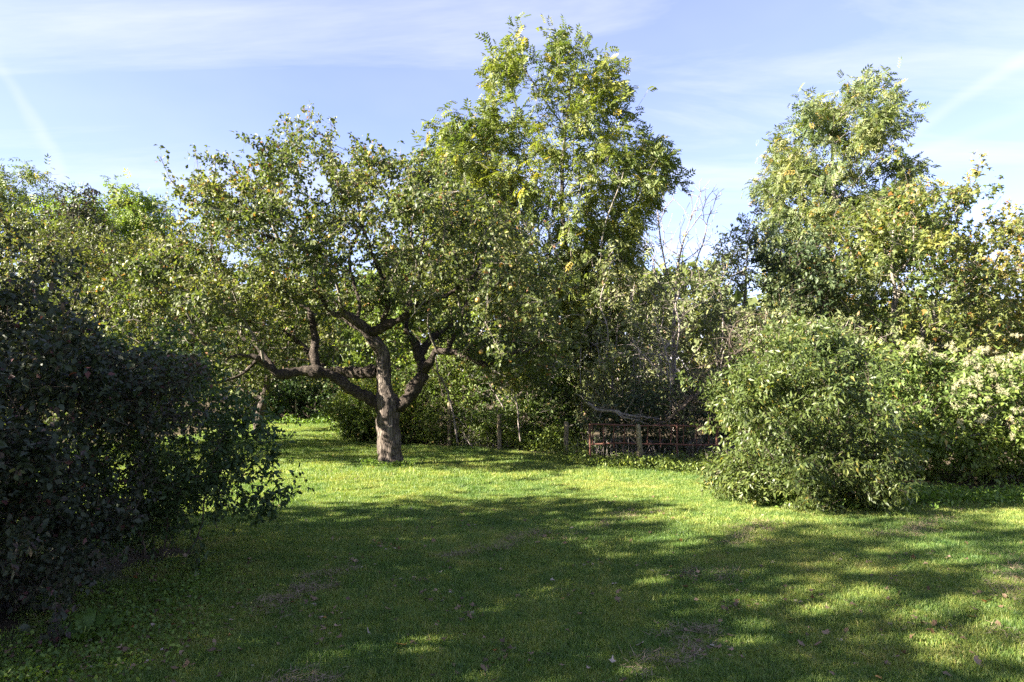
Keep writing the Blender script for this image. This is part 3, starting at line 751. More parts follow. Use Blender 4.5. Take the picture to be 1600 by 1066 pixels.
    root, POS, PAR, rad, ns, rp = plant('apple_tree', 'old gnarled apple tree with spreading crown and yellow apples, alone on the lawn', 'tree', AD, base, outline, 2.5,
        seeds=seeds, n=2700, ncl=230, clr=.27, uni=.25, lump=.22, bf=.28, r0=.0042, R_trunk=.2, leaf='broad', size=.068, lpn=33, sig=.085, mat='apple_leaf', bark='limb_bark', twig_mat='pale_twig',
        up=.9, droop=.35, spread=.65, seed=21, sprigs=45, sprig_len=.28, extra=np.array(extra), sun_gap=(base + np.array([0, 0, .75]), .42, 2.0))
    V, F = [0, []], []
    # trunk with dense rings; flared and fluted foot
    def dense(P, R_, step=.022):
        s = np.concatenate([[0], np.cumsum(np.linalg.norm(np.diff(P, axis=0), axis=1))]); m = int(s[-1] / step)
        t = np.linspace(0, s[-1], m)
        return np.stack([np.interp(t, s, P[:, k]) for k in range(3)], -1), np.interp(t, s, R_)
    P_, Q_ = dense(tp, tr); cut = int(len(P_) * .62)
    tube(P_[:cut], Q_[:cut], 40, V, F, wob=.30, seed=3)
    link('trunk', mesh_np('trunk', np.concatenate(V[1]) - rp, F, M['apple_bark'], smooth=True), root)
    V, F = [0, []], []
    tube(P_[cut - 2:], Q_[cut - 2:], 14, V, F, wob=.5, seed=4)
    link('limb', mesh_np('limb', np.concatenate(V[1]) - rp, F, M['limb_bark'], smooth=True), root)
    for si, s in enumerate(seeds[1:]):
        V, F = [0, []], []
        P_, Q_ = dense(s[0], s[1], .03)
        tube(P_, Q_ * .92, 20, V, F, wob=.8, seed=10 + si)
        link('limb', mesh_np('limb', np.concatenate(V[1]) - rp, F, M['limb_bark'], smooth=True), root)
    # apples
    prof = np.array([(0, .30), (.10, .42), (.28, .48), (.44, .36), (.50, .08), (.44, -.22), (.26, -.42), (.10, -.44), (0, -.38)])
    k = 10; VV, FF = [], []
    for (x, z) in prof:
        for a in range(k): VV.append((x * math.cos(a * 2 * math.pi / k), x * math.sin(a * 2 * math.pi / k), z))
    for i in range(len(prof) - 1):
        for a in range(k): FF.append((i * k + a, i * k + (a + 1) % k, (i + 1) * k + (a + 1) % k, (i + 1) * k + a))
    ame = mesh_np('apple', np.array(VV), np.array(FF), M['fruit'], smooth=True)
    tips = np.arange(ns, len(POS)); tips = tips[rad[tips] < .010]
    front = tips[POS[tips, 1] < AD - .2]
    pick = np.concatenate([r.choice(front, 85, replace=False), r.choice(tips, 40, replace=False)])
    for i in pick:
        o = link('apple', ame, root); s = r.uniform(.055, .078)
        o.location = Vector(POS[i] - rp + np.array([0, 0, -.06]) + r.normal(0, .05, 3)); o.scale = (s, s, s); o.rotation_euler = (r.normal(0, .25), r.normal(0, .25), r.uniform(0, 6))
apple_tree()

# ------------------------------------------------------------------ trees behind
def gp(px, d): 
    p = P3(px, 600, d); p[2] = 0; return p
plant('ash_tree', 'tall yellow-green ash tree rising behind the apple tree', 'tree', 16.5, gp(887, 16.5),
      [(868 + (x - 868) * 1.1, y) for x, y in [(905, 62), (925, 88), (966, 100), (950, 140), (992, 150), (988, 205), (1010, 222), (1012, 262), (1000, 320), (985, 370), (955, 420), (930, 480), (925, 540), (860, 550), (820, 500), (760, 470), (705, 440), (678, 350), (684, 270), (690, 215), (722, 195), (752, 195), (766, 135), (786, 95), (830, 92), (870, 78)]],
      2.4, trunk=[(887, 650), (886, 560), (884, 480), (885, 400), (878, 300), (884, 200), (895, 110), (904, 55)], n=1700, ncl=210, clr=.26, uni=.35, lump=.10, bf=.55, R_trunk=.13, r0=.004,
      lobes=(([(686, 205), (722, 195), (760, 190), (800, 260), (810, 380), (800, 470), (740, 460), (690, 400), (676, 300)], 1.7, 420), ([(880, 400), (960, 330), (1005, 330), (990, 420), (950, 500), (930, 570), (860, 570), (840, 480)], 1.5, 330)), leaf='ash', size=.28, lpn=5.6, sig=.08, mat='ash_leaf', bark='grey_bark', up=1.7, droop=.22, spread=.5, seed=31,
      extra=np.array([P3(x, y, 16.4) for x, y in [(905, 45), (908, 58), (902, 70), (898, 82), (912, 80), (892, 95), (905, 100), (918, 98), (880, 72), (872, 85), (862, 95), (795, 85), (800, 95), (960, 105), (955, 118), (945, 130), (985, 152), (978, 165), (695, 205), (700, 218), (712, 205), (690, 228)]] + [P3(x, y, 16.2) for x, y in ((930, 400), (955, 375), (975, 345), (990, 320), (1010, 300), (1030, 285), (1045, 262), (1040, 245), (1055, 240), (1062, 255), (1070, 270), (1050, 290), (1065, 300), (1020, 250), (1015, 300), (1000, 335))]))
plant('broad_tree', 'tall airy tree at the right, its open crown showing sky through gaps', 'tree', 24, gp(1300, 24),
      [(1328, 128), (1362, 140), (1365, 160), (1392, 175), (1392, 200), (1385, 240), (1400, 280), (1395, 340), (1385, 430), (1330, 520), (1230, 520), (1205, 420), (1195, 360), (1208, 325), (1202, 280), (1220, 240), (1222, 205), (1245, 178), (1292, 150)],
      3.0, trunk=[(1302, 560), (1300, 480), (1296, 400), (1305, 320), (1300, 240), (1318, 170), (1330, 125)], n=1500, ncl=200, clr=.32, uni=.25, lump=.33, sprigs=14, bf=.5, R_trunk=.18, r0=.006,
      leaf='ash', size=.36, lpn=6.0, sig=.14, mat='tall_leaf', bark='grey_bark', up=1.4, droop=.4, spread=.6, seed=32)
plant('maple_tree', 'bushy maple with yellow-tinged leaves in front of the tall airy tree', 'tree', 17, gp(1395, 17),
      [(1285, 345), (1335, 310), (1395, 295), (1440, 308), (1478, 288), (1508, 310), (1528, 345), (1510, 400), (1530, 480), (1500, 560), (1400, 580), (1310, 560), (1262, 500), (1252, 410)],
      2.2, trunk=[(1395, 560), (1398, 480), (1392, 400), (1400, 330)], n=1400, ncl=150, clr=.30, uni=.2, lump=.30, bf=.4, R_trunk=.12, leaf='maple_lite', size=.115, lpn=16, sig=.11,
      lobes=(([(1500, 340), (1548, 335), (1585, 385), (1600, 450), (1600, 570), (1500, 570), (1490, 450)], 1.4, 330),), mat='maple_leaf', bark='grey_bark', up=1.6, droop=.35, seed=33, tone_shift=-.04,
      topcol=('yellow_leaf', lambda p, r: (r.uniform(size=len(p)) < np.clip((p[:, 2] - 5.5) * .8 - np.abs(p[:, 0] - 10.6) * .5, 0, .7))))
plant('copper_tree', 'sparse copper-tinged tree at the right edge behind the clematis', 'tree', 20, gp(1610, 20),
      [(1528, 350), (1578, 325), (1592, 372), (1650, 385), (1710, 420), (1710, 600), (1560, 620), (1500, 560), (1510, 430)],
      2.2, trunk=[(1610, 540), (1600, 450), (1590, 380)], n=1200, ncl=120, clr=.32, lump=.22, bf=.45, R_trunk=.10, leaf='maple_lite', size=.13, lpn=13, sig=.11, mat='yellow_leaf', bark='grey_bark', up=1.5, seed=34, tone_shift=.0)
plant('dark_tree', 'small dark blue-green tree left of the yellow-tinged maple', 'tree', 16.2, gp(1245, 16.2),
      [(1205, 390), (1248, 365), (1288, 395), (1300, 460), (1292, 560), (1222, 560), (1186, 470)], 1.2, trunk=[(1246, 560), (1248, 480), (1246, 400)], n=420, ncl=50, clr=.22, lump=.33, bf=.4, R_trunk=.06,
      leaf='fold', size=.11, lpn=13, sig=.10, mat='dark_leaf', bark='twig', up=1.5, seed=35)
plant('rowan_sapling', 'thin sapling with rusty olive leaves left of the dark tree', 'tree', 18, gp(1165, 18),
      [(1150, 350), (1190, 320), (1212, 380), (1210, 470), (1190, 600), (1120, 600), (1110, 470), (1120, 420)], 1.2, trunk=[(1160, 560), (1165, 450), (1170, 360)], n=620, ncl=70, clr=.25, lump=.35, bf=.4, R_trunk=.05,
      leaf='fold_narrow', size=.12, lpn=9, sig=.10, mat='thicket_leaf', bark='dead_wood', up=1.0, seed=36, bare=.25)
plant('dead_tree', 'leafless dead tree with bare pale twigs right of the ash', 'tree', 20, gp(1052, 20),
      [(990, 330), (1020, 290), (1060, 300), (1095, 285), (1125, 300), (1120, 350), (1095, 420), (1060, 470), (1020, 440)], 1.1, trunk=[(1052, 560), (1055, 470), (1062, 400), (1080, 340), (1095, 300)], n=330, ncl=20, clr=.2, uni=.7, bf=.9, r0=.0055, R_trunk=.05,
      lpn=0, bark='dead_wood', seed=37, twig_sides=4)
# thicket behind the iron fence
plant('elder_thicket', 'grey-green elder thicket directly right of the pale ash trunk', 'shrub', 15.2, gp(945, 15.2),
      [(925, 430), (945, 400), (985, 410), (1010, 470), (1005, 560), (1010, 660), (915, 670), (912, 560)], 1.1, stems=6, n=800, ncl=80, clr=.24, lump=.34, bf=.35, R_trunk=.05, r0=.0055, twig_mat='dead_wood', leaf='fold_narrow', size=.12, lpn=11, sig=.11, mat='thicket_leaf', bark='dead_wood', seed=41, bare=.15)
plant('hazel_thicket', 'sparse twiggy thicket behind the rusty iron fence', 'shrub', 15.6, gp(1085, 15.6),
      [(1000, 470), (1050, 400), (1110, 410), (1160, 440), (1180, 520), (1170, 660), (1010, 670)], 1.2, stems=7, n=900, ncl=80, clr=.24, lump=.34, bf=.35, R_trunk=.05, r0=.0055, twig_mat='dead_wood', leaf='fold_narrow', size=.11, lpn=9, sig=.11, mat='thicket_leaf', bark='dead_wood', seed=42, bare=.3)
plant('willow_thicket', 'pale green thicket between the twiggy thicket and the maple', 'shrub', 14.5, gp(1215, 14.5),
      [(1150, 520), (1190, 480), (1240, 490), (1300, 500), (1340, 520), (1340, 660), (1150, 670)], 1.2, stems=6, n=800, ncl=80, clr=.24, bf=.35, R_trunk=.05, r0=.0055, twig_mat='dead_wood', leaf='fold_narrow', size=.12, lpn=13, sig=.11, mat='thicket_leaf', bark='twig', seed=43)
plant('bramble_thicket', 'dark low bramble tangle at the foot of the rusty iron fence', 'shrub', 13.9, gp(1040, 13.9),
      [(930, 640), (1000, 610), (1080, 590), (1150, 600), (1150, 715), (925, 712)], .55, stems=7, n=700, ncl=60, clr=.16, bf=.3, R_trunk=.02, leaf='fold', size=.075, lpn=12, sig=.09, mat='dark_leaf', bark='twig', seed=44)
# hedge along the fence, seen under and beside the apple crown
plant('privet_bush', 'small-leaved green hedge bush right behind the apple trunk', 'shrub', 17.2, gp(680, 17.2),
      [(628, 640), (640, 560), (690, 540), (740, 560), (765, 620), (770, 697), (630, 697)], .9, stems=6, n=900, ncl=80, clr=.2, bf=.35, R_trunk=.035, leaf='fold', size=.07, lpn=20, sig=.10, mat='hedge_leaf', bark='twig', seed=51)
plant('ivy_bush', 'ivy-clad hedge bush around the fence post nearest the middle', 'shrub', 16.0, gp(805, 16.0),
      [(740, 600), (765, 540), (830, 530), (880, 560), (905, 620), (905, 700), (745, 703)], .9, stems=6, n=1000, ncl=80, clr=.2, bf=.35, R_trunk=.035, leaf='fold', size=.085, lpn=19, sig=.10, mat='hedge_leaf', bark='dead_wood', seed=52, tone_shift=-.15)
plant('sunlit_bush', 'rounded sunlit pale green bush left of the apple trunk', 'shrub', 17.5, gp(565, 17.5),
      [(525, 660), (530, 620), (560, 595), (600, 600), (640, 610), (650, 690), (560, 690), (527, 680)], .9, stems=6, n=700, ncl=60, clr=.2, bf=.35, R_trunk=.03, leaf='fold', size=.08, lpn=20, sig=.10, mat='hedge_leaf', bark='twig', seed=53, tone_shift=.12)
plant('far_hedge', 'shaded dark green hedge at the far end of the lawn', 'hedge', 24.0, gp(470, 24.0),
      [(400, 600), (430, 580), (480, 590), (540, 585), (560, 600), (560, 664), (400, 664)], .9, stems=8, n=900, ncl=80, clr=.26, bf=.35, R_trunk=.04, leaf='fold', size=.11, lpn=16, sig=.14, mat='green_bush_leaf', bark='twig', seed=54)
plant('backdrop_tree', 'leafy green tree filling the gap behind the apple crown', 'tree', 20, gp(700, 20),
      [(560, 420), (640, 350), (740, 330), (830, 380), (860, 470), (850, 600), (560, 620), (530, 520)], 1.8, trunk=[(700, 560), (705, 480), (700, 400)], n=900, ncl=90, clr=.34, lump=.3, bf=.4, R_trunk=.1, leaf='fold', size=.14, lpn=13, sig=.16, mat='hedge_leaf', bark='twig', seed=55)
plant('birch_tree', 'pale green tree far behind the rusty iron fence and thicket', 'tree', 29, gp(1010, 29),
      [(900, 500), (940, 440), (1000, 430), (1060, 450), (1120, 455), (1150, 500), (1160, 640), (900, 640)], 1.6, trunk=[(1010, 560), (1012, 500), (1010, 450)], n=700, ncl=80, clr=.45, lump=.28, bf=.4, R_trunk=.1, leaf='broad', size=.22, lpn=14, sig=.22, mat='thicket_leaf', bark='grey_bark', seed=56)
plant('field_maple', 'green tree far behind, low between the dark tree and the twiggy thicket', 'tree', 31, gp(1215, 31),
      [(1120, 520), (1160, 490), (1230, 500), (1300, 470), (1420, 480), (1440, 640), (1120, 640)], 1.6, trunk=[(1215, 580), (1217, 540), (1215, 500)], n=600, ncl=70, clr=.45, lump=.25, bf=.4, R_trunk=.1, leaf='broad', size=.23, lpn=13, sig=.22, mat='maple_leaf', bark='grey_bark', seed=57)
plant('alder_tree', 'green tree beyond the far hedge, seen under the apple limbs', 'tree', 30, gp(520, 30),
      [(380, 480), (440, 440), (520, 430), (600, 440), (640, 480), (640, 630), (380, 630)], 1.8, trunk=[(520, 580), (522, 520), (520, 460)], n=800, ncl=90, clr=.45, bf=.4, R_trunk=.1, leaf='broad', size=.22, lpn=15, sig=.24, mat='hedge_leaf', bark='grey_bark', seed=58)
# left side
plant('young_apple_tree', 'smaller apple tree with a thin leaning trunk at the far left of the lawn', 'tree', 19.5, gp(403, 19.5),
      [(300, 430), (340, 360), (420, 340), (500, 380), (520, 480), (490, 580), (420, 600), (330, 600), (290, 530)], 2.0, trunk=[(406, 650), (412, 620), (418, 590), (415, 540), (410, 450)], n=1000, ncl=90, clr=.3, lump=.3, bf=.35, R_trunk=.12, leaf='fold', size=.10, lpn=14, sig=.12, mat='olive_leaf', bark='apple_bark', seed=61)
plant('left_hedge', 'long green hedge behind the fruit trees on the left', 'hedge', 23.0, gp(60, 23.0),
      [(-330, 560), (-200, 530), (-60, 545), (60, 525), (180, 540), (300, 530), (400, 560), (400, 668), (-330, 668)], .9, stems=9, n=900, ncl=110, clr=.3, bf=.3, R_trunk=.04, leaf='broad', size=.16, lpn=12, sig=.2, mat='hedge_leaf', bark='twig', seed=67)
plant('plum_tree', 'olive-leaved fruit tree at the left edge above the dark bush', 'tree', 13.0, gp(60, 13.0),
      [(-110, 400), (-60, 360), (0, 345), (60, 335), (110, 360), (170, 395), (185, 470), (180, 620), (60, 680), (-110, 680)], 2.0, trunk=[(60, 640), (62, 560), (55, 460), (60, 380)], n=1700, ncl=150, clr=.26, lump=.3, bf=.35, R_trunk=.12, leaf='fold', size=.075, lpn=15, sig=.10, mat='olive_leaf', bark='apple_bark', seed=62)
plant('crab_apple_tree', 'dense olive fruit tree between the left edge and the old apple tree', 'tree', 15.5, gp(235, 15.5),
      [(120, 430), (150, 390), (210, 375), (270, 368), (320, 385), (350, 430), (350, 540), (330, 640), (240, 660), (140, 650)], 1.8, trunk=[(237, 620), (240, 540), (232, 450), (240, 390)], n=1500, ncl=130, clr=.26, lump=.3, bf=.35, R_trunk=.1, leaf='fold', size=.085, lpn=15, sig=.11, mat='olive_leaf', bark='apple_bark', seed=63, tone_shift=-.05)
plant('far_ash_tree', 'blue-green airy treetop against the sky at the far left', 'tree', 27, gp(10, 27),
      [(-70, 290), (-20, 262), (25, 254), (62, 275), (85, 305), (90, 360), (60, 420), (-70, 430)], 2.4, trunk=[(10, 500), (12, 400), (15, 300)], n=900, ncl=100, clr=.42, lump=.35, bf=.45, R_trunk=.12, leaf='ash3', size=.36, lpn=4.5, sig=.16, mat='ash_leaf', bark='grey_bark', up=1.4, droop=.45, seed=64, tone_shift=-.2)
plant('locust_tree', 'bright lime-green treetop behind the olive fruit trees', 'tree', 25, gp(195, 25),
      [(128, 345), (160, 318), (208, 300), (238, 315), (262, 355), (268, 410), (200, 450), (120, 430)], 1.8, trunk=[(195, 500), (197, 420), (205, 330)], n=800, ncl=80, clr=.36, bf=.4, R_trunk=.1, leaf='ash3', size=.34, lpn=5.8, sig=.15, mat='bright_leaf', bark='grey_bark', up=1.5, droop=.4, seed=65)
plant('purple_plum_tree', 'dark treetop squeezed between the blue-green and lime-green treetops', 'tree', 22, gp(118, 22),
      [(92, 320), (125, 298), (150, 330), (160, 400), (120, 440), (90, 400)], .9, trunk=[(118, 500), (120, 400), (124, 320)], n=320, ncl=40, clr=.28, bf=.4, R_trunk=.06, leaf='fold', size=.13, lpn=10, sig=.14, mat='purple_leaf', bark='twig', seed=66)

# ------------------------------------------------------------------ near shrubs
plant('willow_leaved_shrub', 'large rounded green shrub with narrow arching leaves at the right of the lawn', 'shrub', 8.7, gp(1275, 8.7),
      [(1128, 650), (1118, 612), (1152, 600), (1150, 572), (1188, 575), (1205, 538), (1238, 548), (1262, 516), (1292, 540), (1318, 522), (1332, 560), (1352, 580), (1350, 612), (1372, 630), (1368, 670), (1385, 715), (1360, 745), (1352, 780), (1300, 800), (1245, 792), (1215, 765), (1180, 772), (1130, 768), (1150, 715)], 1.05, stems=11, n=1800, ncl=110, clr=.14, uni=.28, lump=.28, sprigs=110, sprig_len=.15, bf=.3, R_trunk=.025, r0=.002,
      leaf='lance4', big_leaf='lance', size=.074, lpn=21, sig=.06, mat='shrub_leaf', bark='twig', up=1.3, droop=.25, spread=.45, seed=71, singles=300, twig_sides=4)
_c = plant('clematis_bush', 'broad bush overgrown with clematis and cream fluffy seed heads at the right edge', 'shrub', 10.7, gp(1530, 10.7),
      [(1365, 590), (1390, 548), (1430, 545), (1495, 565), (1560, 562), (1620, 555), (1720, 560), (1740, 765), (1500, 775), (1400, 768), (1352, 710)], 1.1, stems=9, n=1700, ncl=150, clr=.18, uni=.3, bf=.3, R_trunk=.03, r0=.0025,
      leaf='fold', size=.085, lpn=17, sig=.08, mat='hedge_leaf', bark='twig', up=1.3, droop=.3, seed=72)
def seed_heads():
    root, POS, PAR, rad, ns, rp = _c
    r = np.random.default_rng(73)
    meshes = []
    for k in range(5):                                   # a cluster of feathery balls
        q = r.normal(0, .022, (7, 3)); V, F, T = [], [], []
        for c in q:
            a = r.normal(0, 1, (32, 3)); a /= np.linalg.norm(a, axis=1)[:, None]
            b = np.cross(a, r.normal(0, 1, (32, 3))); b /= np.linalg.norm(b, axis=1)[:, None]
            ln = r.uniform(.018, .034, 32)
            for i in range(32):
                n0 = len(V); V.extend([c - b[i] * .0022, c + b[i] * .0022, c + a[i] * ln[i] + b[i] * .006]); F.append((n0, n0 + 1, n0 + 2)); T.append(r.uniform())
        meshes.append(mesh_np('seed_head', np.array(V), np.array(F), M['fluff'], T))
    P = POS[ns:]; front = P[:, 1] < 10.5 + .0 * P[:, 0]
    u = P[:, 0] / P[:, 1] * FPX + CX
    w = (front | (P[:, 2] > 1.7)) & (((u > 1480) & (P[:, 2] > .75)) | ((P[:, 2] > 1.75) & (u > 1400)))
    c = P[w]; c = c[r.permutation(len(c))[:210]]
    for p in c:
        o = link('seed_head', meshes[r.integers(0, 5)], root); s = r.uniform(.9, 1.7)
        p = p + np.array([-.08, -.14, .08]) + r.normal(0, .05, 3)
        o.location = Vector(p - rp); o.scale = (s, s, s); o.rotation_euler = tuple(r.uniform(0, 6, 3))
seed_heads()
plant('purple_leaved_bush', 'large shaded bush with purplish dark leaves at the left edge, nearest the viewer', 'shrub', 4.7, gp(30, 4.7),
      [(-180, 470), (-60, 410), (0, 450), (45, 405), (80, 490), (120, 500), (150, 550), (215, 555), (225, 640), (250, 720), (205, 800), (165, 840), (150, 900), (80, 910), (40, 960), (-180, 960)], .9, stems=9, n=1500, ncl=70, clr=.16, uni=.18, lump=.33, sprigs=80, sprig_len=.3, bf=.28, R_trunk=.02, r0=.0018,
      leaf='broad', big_leaf='ovate', size=.044, lpn=30, sig=.065, mat='purple_leaf', bark='twig', up=1.4, droop=.3, seed=81, singles=300, twig_sides=4)
plant('arching_bush', 'dark green bush with thin arching sprays hanging over the lawn at the left', 'shrub', 6.1, gp(255, 6.1),
      [(150, 560), (220, 545), (300, 555), (325, 590), (345, 650), (362, 690), (350, 740), (310, 780), (270, 820), (230, 830), (180, 850), (140, 760)], .8, stems=7, n=1000, ncl=80, clr=.13, uni=.25, lump=.25, sprigs=60, sprig_len=.3, bf=.28, R_trunk=.02, r0=.0018,
      leaf='fold', size=.052, lpn=17, sig=.06, mat='green_bush_leaf', bark='twig', up=1.2, droop=.45, seed=82, twig_sides=4,
      extra=np.concatenate([np.array([P3(x0 + (x1 - x0) * t, y0 + (y1 - y0) * t + 25 * t * t, 5.7) for t in np.linspace(0, 1, 9)]) for x0, y0, x1, y1 in ((330, 690, 430, 745), (330, 640, 425, 690), (320, 720, 400, 780), (330, 700, 338, 800), (270, 760, 300, 820), (350, 670, 432, 680), (340, 700, 415, 770), (300, 740, 375, 770), (330, 620, 400, 650))]))

# ------------------------------------------------------------------ shade trees left of the view (their shadows lie over the near lawn)
def shade_tree(name, label, x, y, zlo, zhi, rx, ry, n, seed):
    poly = [(x + rx * math.cos(a) * (1.0 if math.sin(a) < 0 else .8), (zlo + zhi) / 2 + (zhi - zlo) / 2 * math.sin(a)) for a in np.linspace(0, 2 * math.pi, 15)[:-1]]
    tp = np.stack([[x, y, -.05], [x + .05, y, zlo * .5], [x, y + .1, zlo], [x + .1, y, zlo + (zhi - zlo) * .6]]); tp, tr = smooth_path(tp, [.18, .15, .12, .05], 4)
    r = np.random.default_rng(seed)
    root = link(name, None, label=label, cat='tree', group='trees shading the lawn from the left')
    root.location = (x, y, 0)
    att = crown_points(r, poly, y, ry, n, n // 9, .38, .2, .3, seed)
    POS, PAR, fix, ns = grow([(tp, tr, -1, 0)], att, .4)
    rad = radii(POS, PAR, fix, ns, .006, .18)
    V, F = [0, []], []
    for path in chains(PAR, rad, ns):
        if len(path) > 1:
            q = rad[path].copy(); q[0] = min(q[0], q[1] * 1.2); tube(POS[path], q, 6 if q[0] > .04 else 3, V, F)
    rp = np.array([x, y, 0.])
    link('trunk', mesh_np('trunk', np.concatenate(V[1]) - rp, F, M['grey_bark'], smooth=True), root)
    src = np.repeat(np.arange(ns, len(POS)), 9 if y > -3.3 else 7)
    pos = POS[src] + r.normal(0, .17, (len(src), 3))
    Rm = leaf_frames(r, pos, r.normal(0, 1, (len(pos), 3)), 1.2, .3, .6)
    link('crown', leaves_mesh('crown', 'broad', pos - rp, Rm, r.uniform(.14, .24, len(pos)), r.uniform(0, 1, len(pos)), M['maple_leaf']), root, kind='stuff')
for k, (x, y, zl, zh, rx, ry, n) in enumerate([(-9.2, 4.4, 1.4, 5.6, 2.2, 1.6, 560), (-11.4, 1.0, 2.0, 9.2, 2.6, 2.1, 560), (-8.2, .9, 1.2, 5.4, 2.0, 1.9, 560), (-10.5, -3.2, 1.6, 8.6, 2.6, 2.1, 560), (-11.5, -7.4, 1.6, 9.2, 2.8, 2.4, 520), (-7.5, -3.4, 1.4, 6.0, 2.0, 2.0, 460)]):
    shade_tree('shade_tree', ['leafy tree left of the picture beside the dark bush', 'tallest shade tree left of the picture', 'low shade tree nearest the viewer on the left', 'broad shade tree behind the viewer on the left', 'farthest shade tree behind the viewer', 'small shade tree close behind the viewer'][k], x, y, zl, zh, rx, ry, n, 200 + k)

# ------------------------------------------------------------------ fence posts, iron fence, fallen branches
def post(px, ytop, ybot, w, label, lean=0.0, leany=0.0, seed=0):
    r = np.random.default_rng(seed)
    b = G(px, ybot); d = b[1]; b[2] = gh(b[0], b[1])[0]
    top = P3(px, ytop, d)[2] - b[2]
    n, k = 9, 8
    V, F = [0, []], []
    zz = np.linspace(-.08, top, n)
    path = np.stack([zz / top * lean, zz / top * leany, zz], -1)
    path[1:-1, :2] += r.normal(0, .004, (n - 2, 2))
    rad = np.full(n, w) * np.linspace(1.08, .95, n)
    path = np.concatenate([path, path[-1:] + [[0, 0, .012]], path[-1:] + [[0, 0, .014]]]); rad = np.concatenate([rad, [w * .7], [.002]])
    tube(path, rad, k, V, F, wob=.12, seed=seed)
    o = link('fence_post', mesh_np('fence_post', np.concatenate(V[1]), F, M['post_wood']), None, label, 'post', 'weathered wooden fence posts')
    o.location = b; o.rotation_euler = (0, 0, r.uniform(0, .8))
post(702, 630, 696, .05, 'wooden fence post in the hedge nearest the apple trunk', seed=1)
post(780, 648, 706, .05, 'pale upright fence post in front of the ivy-clad hedge bush', seed=2)
post(885, 660, 717, .05, 'shaded fence post below the pale ash trunk', seed=3)
post(1003, 664, 728, .05, 'leaning fence post in front of the rusty iron fence', lean=-.11, seed=4)
post(423, 625, 664, .035, 'thin grey post at the left end of the far hedge', seed=5)
post(462, 625, 664, .035, 'thin grey post in the middle of the far hedge', seed=6)

def iron_fence():
    d = 12.9
    r = np.random.default_rng(9)
    a, b = P3(920, 695, d), P3(1118, 695, d - .35)
    root = link('iron_fence', None, label='rusty iron fence panel with thin bars between post and shrub', cat='fence')
    root.location = (a[0], a[1], 0); off = np.array([a[0], a[1], 0])
    def P(px, py): 
        t = (px - 920) / 198; return P3(px, py, d - .35 * t) - off
    def bar(nm, pts, w):
        V, F = [0, []], []
        p, q = smooth_path(pts, [w] * len(pts), 3); tube(p, q, 6, V, F)
        link(nm, mesh_np(nm, np.concatenate(V[1]), F, M['rust'], smooth=True), root)
    bar('rail', [P(920, 663), P(960, 664), P(1000, 665.5), P(1040, 665), P(1080, 666), P(1124, 667)], .016)
    bar('rail', [P(920, 695), P(945, 693.5), P(975, 692.5), P(1000, 694), P(1040, 694), P(1080, 695.5), P(1124, 695)], .016)
    for x in (926, 943, 959, 976, 994, 1012, 1031, 1049, 1068, 1088, 1108, 1122):
        bar('baluster', [P(x + r.normal(0, 1), 662), P(x, 678), P(x + r.normal(0, 1), 700 if r.uniform() < .3 else 695.5)], .010)
    for x in (922, 1058, 1120): bar('leg', [P(x, 662), P(x, 690), P(x, 716), P(x, 729)], .018)
iron_fence()

def branch(label, paths, d, tw, seed, mat='dead_wood', name='fallen_branch'):
    """paths: list of [(px,py,dd,r)...]; the first is the main stem; tw twigs grow from them"""
    r = np.random.default_rng(seed)
    S = []
    for p in paths: S.append(smooth_path([P3(x, y, d + dd) for x, y, dd, _ in p], [q * .66 for *_, q in p], 4))
    o0 = S[0][0][0].copy(); o0[2] = 0
    root = link(name, None, label=label, cat='sapling' if 'sapling' in name else 'branch'); root.location = o0
    for i, (p, q) in enumerate(S):
        V, F = [0, []], []; tube(p + r.normal(0, .008, p.shape) - o0, q, 7, V, F, wob=.3, seed=seed)
        link('stem' if i == 0 else 'side_branch', mesh_np('stem', np.concatenate(V[1]), F, M[mat], smooth=True), root)
    V, F = [0, []], []
    for _ in range(tw):
        p, q = S[r.integers(0, len(S))]; i = r.integers(1, len(p))
        v = r.normal(0, 1, 3); v[2] = v[2] * .8 + .1; v /= np.linalg.norm(v); ln = r.uniform(.2, .7); m = 6
        t = np.linspace(0, 1, m)[:, None]
        tube(p[i] - o0 + v * t * ln + np.cumsum(r.normal(0, .018, (m, 3)), 0) * (t > 0), np.linspace(min(q[i] * .5, .009), .002, m), 3, V, F)
    if tw: link('twigs', mesh_np('twigs', np.concatenate(V[1]), F, M[mat]), root, kind='stuff')
branch('dark dead limb lying across the top rail of the iron fence', [[(918, 628, .3, .05), (935, 641, .2, .05), (960, 643, .1, .045), (985, 650, 0, .04), (1005, 652, 0, .03), (1030, 655, .1, .02)], [(960, 643, .1, .03), (985, 655, -.1, .022), (1003, 655, -.15, .012)]], 12.9, 30, 301, 'pale_twig')
branch('pale fallen branch sloping up from the iron fence to the rounded shrub', [[(1020, 668, .1, .03), (1045, 655, 0, .04), (1062, 640, 0, .042), (1090, 615, .1, .04), (1120, 585, .2, .035), (1150, 552, .3, .032), (1162, 548, .3, .02)], [(1052, 650, 0, .025), (1070, 628, -.2, .022), (1078, 620, -.2, .02), (1085, 622, -.2, .014), (1076, 650, -.2, .008)], [(1100, 605, .1, .02), (1070, 575, .3, .016), (1055, 540, .4, .012), (1050, 515, .5, .007)], [(1150, 553, .3, .022), (1140, 530, .3, .018), (1150, 505, .3, .012), (1180, 490, .4, .010), (1205, 505, .4, .006)], [(1110, 595, .15, .02), (1090, 578, 0, .015), (1120, 566, -.1, .010), (1138, 562, -.1, .006)]], 12.7, 190, 302, 'twig')
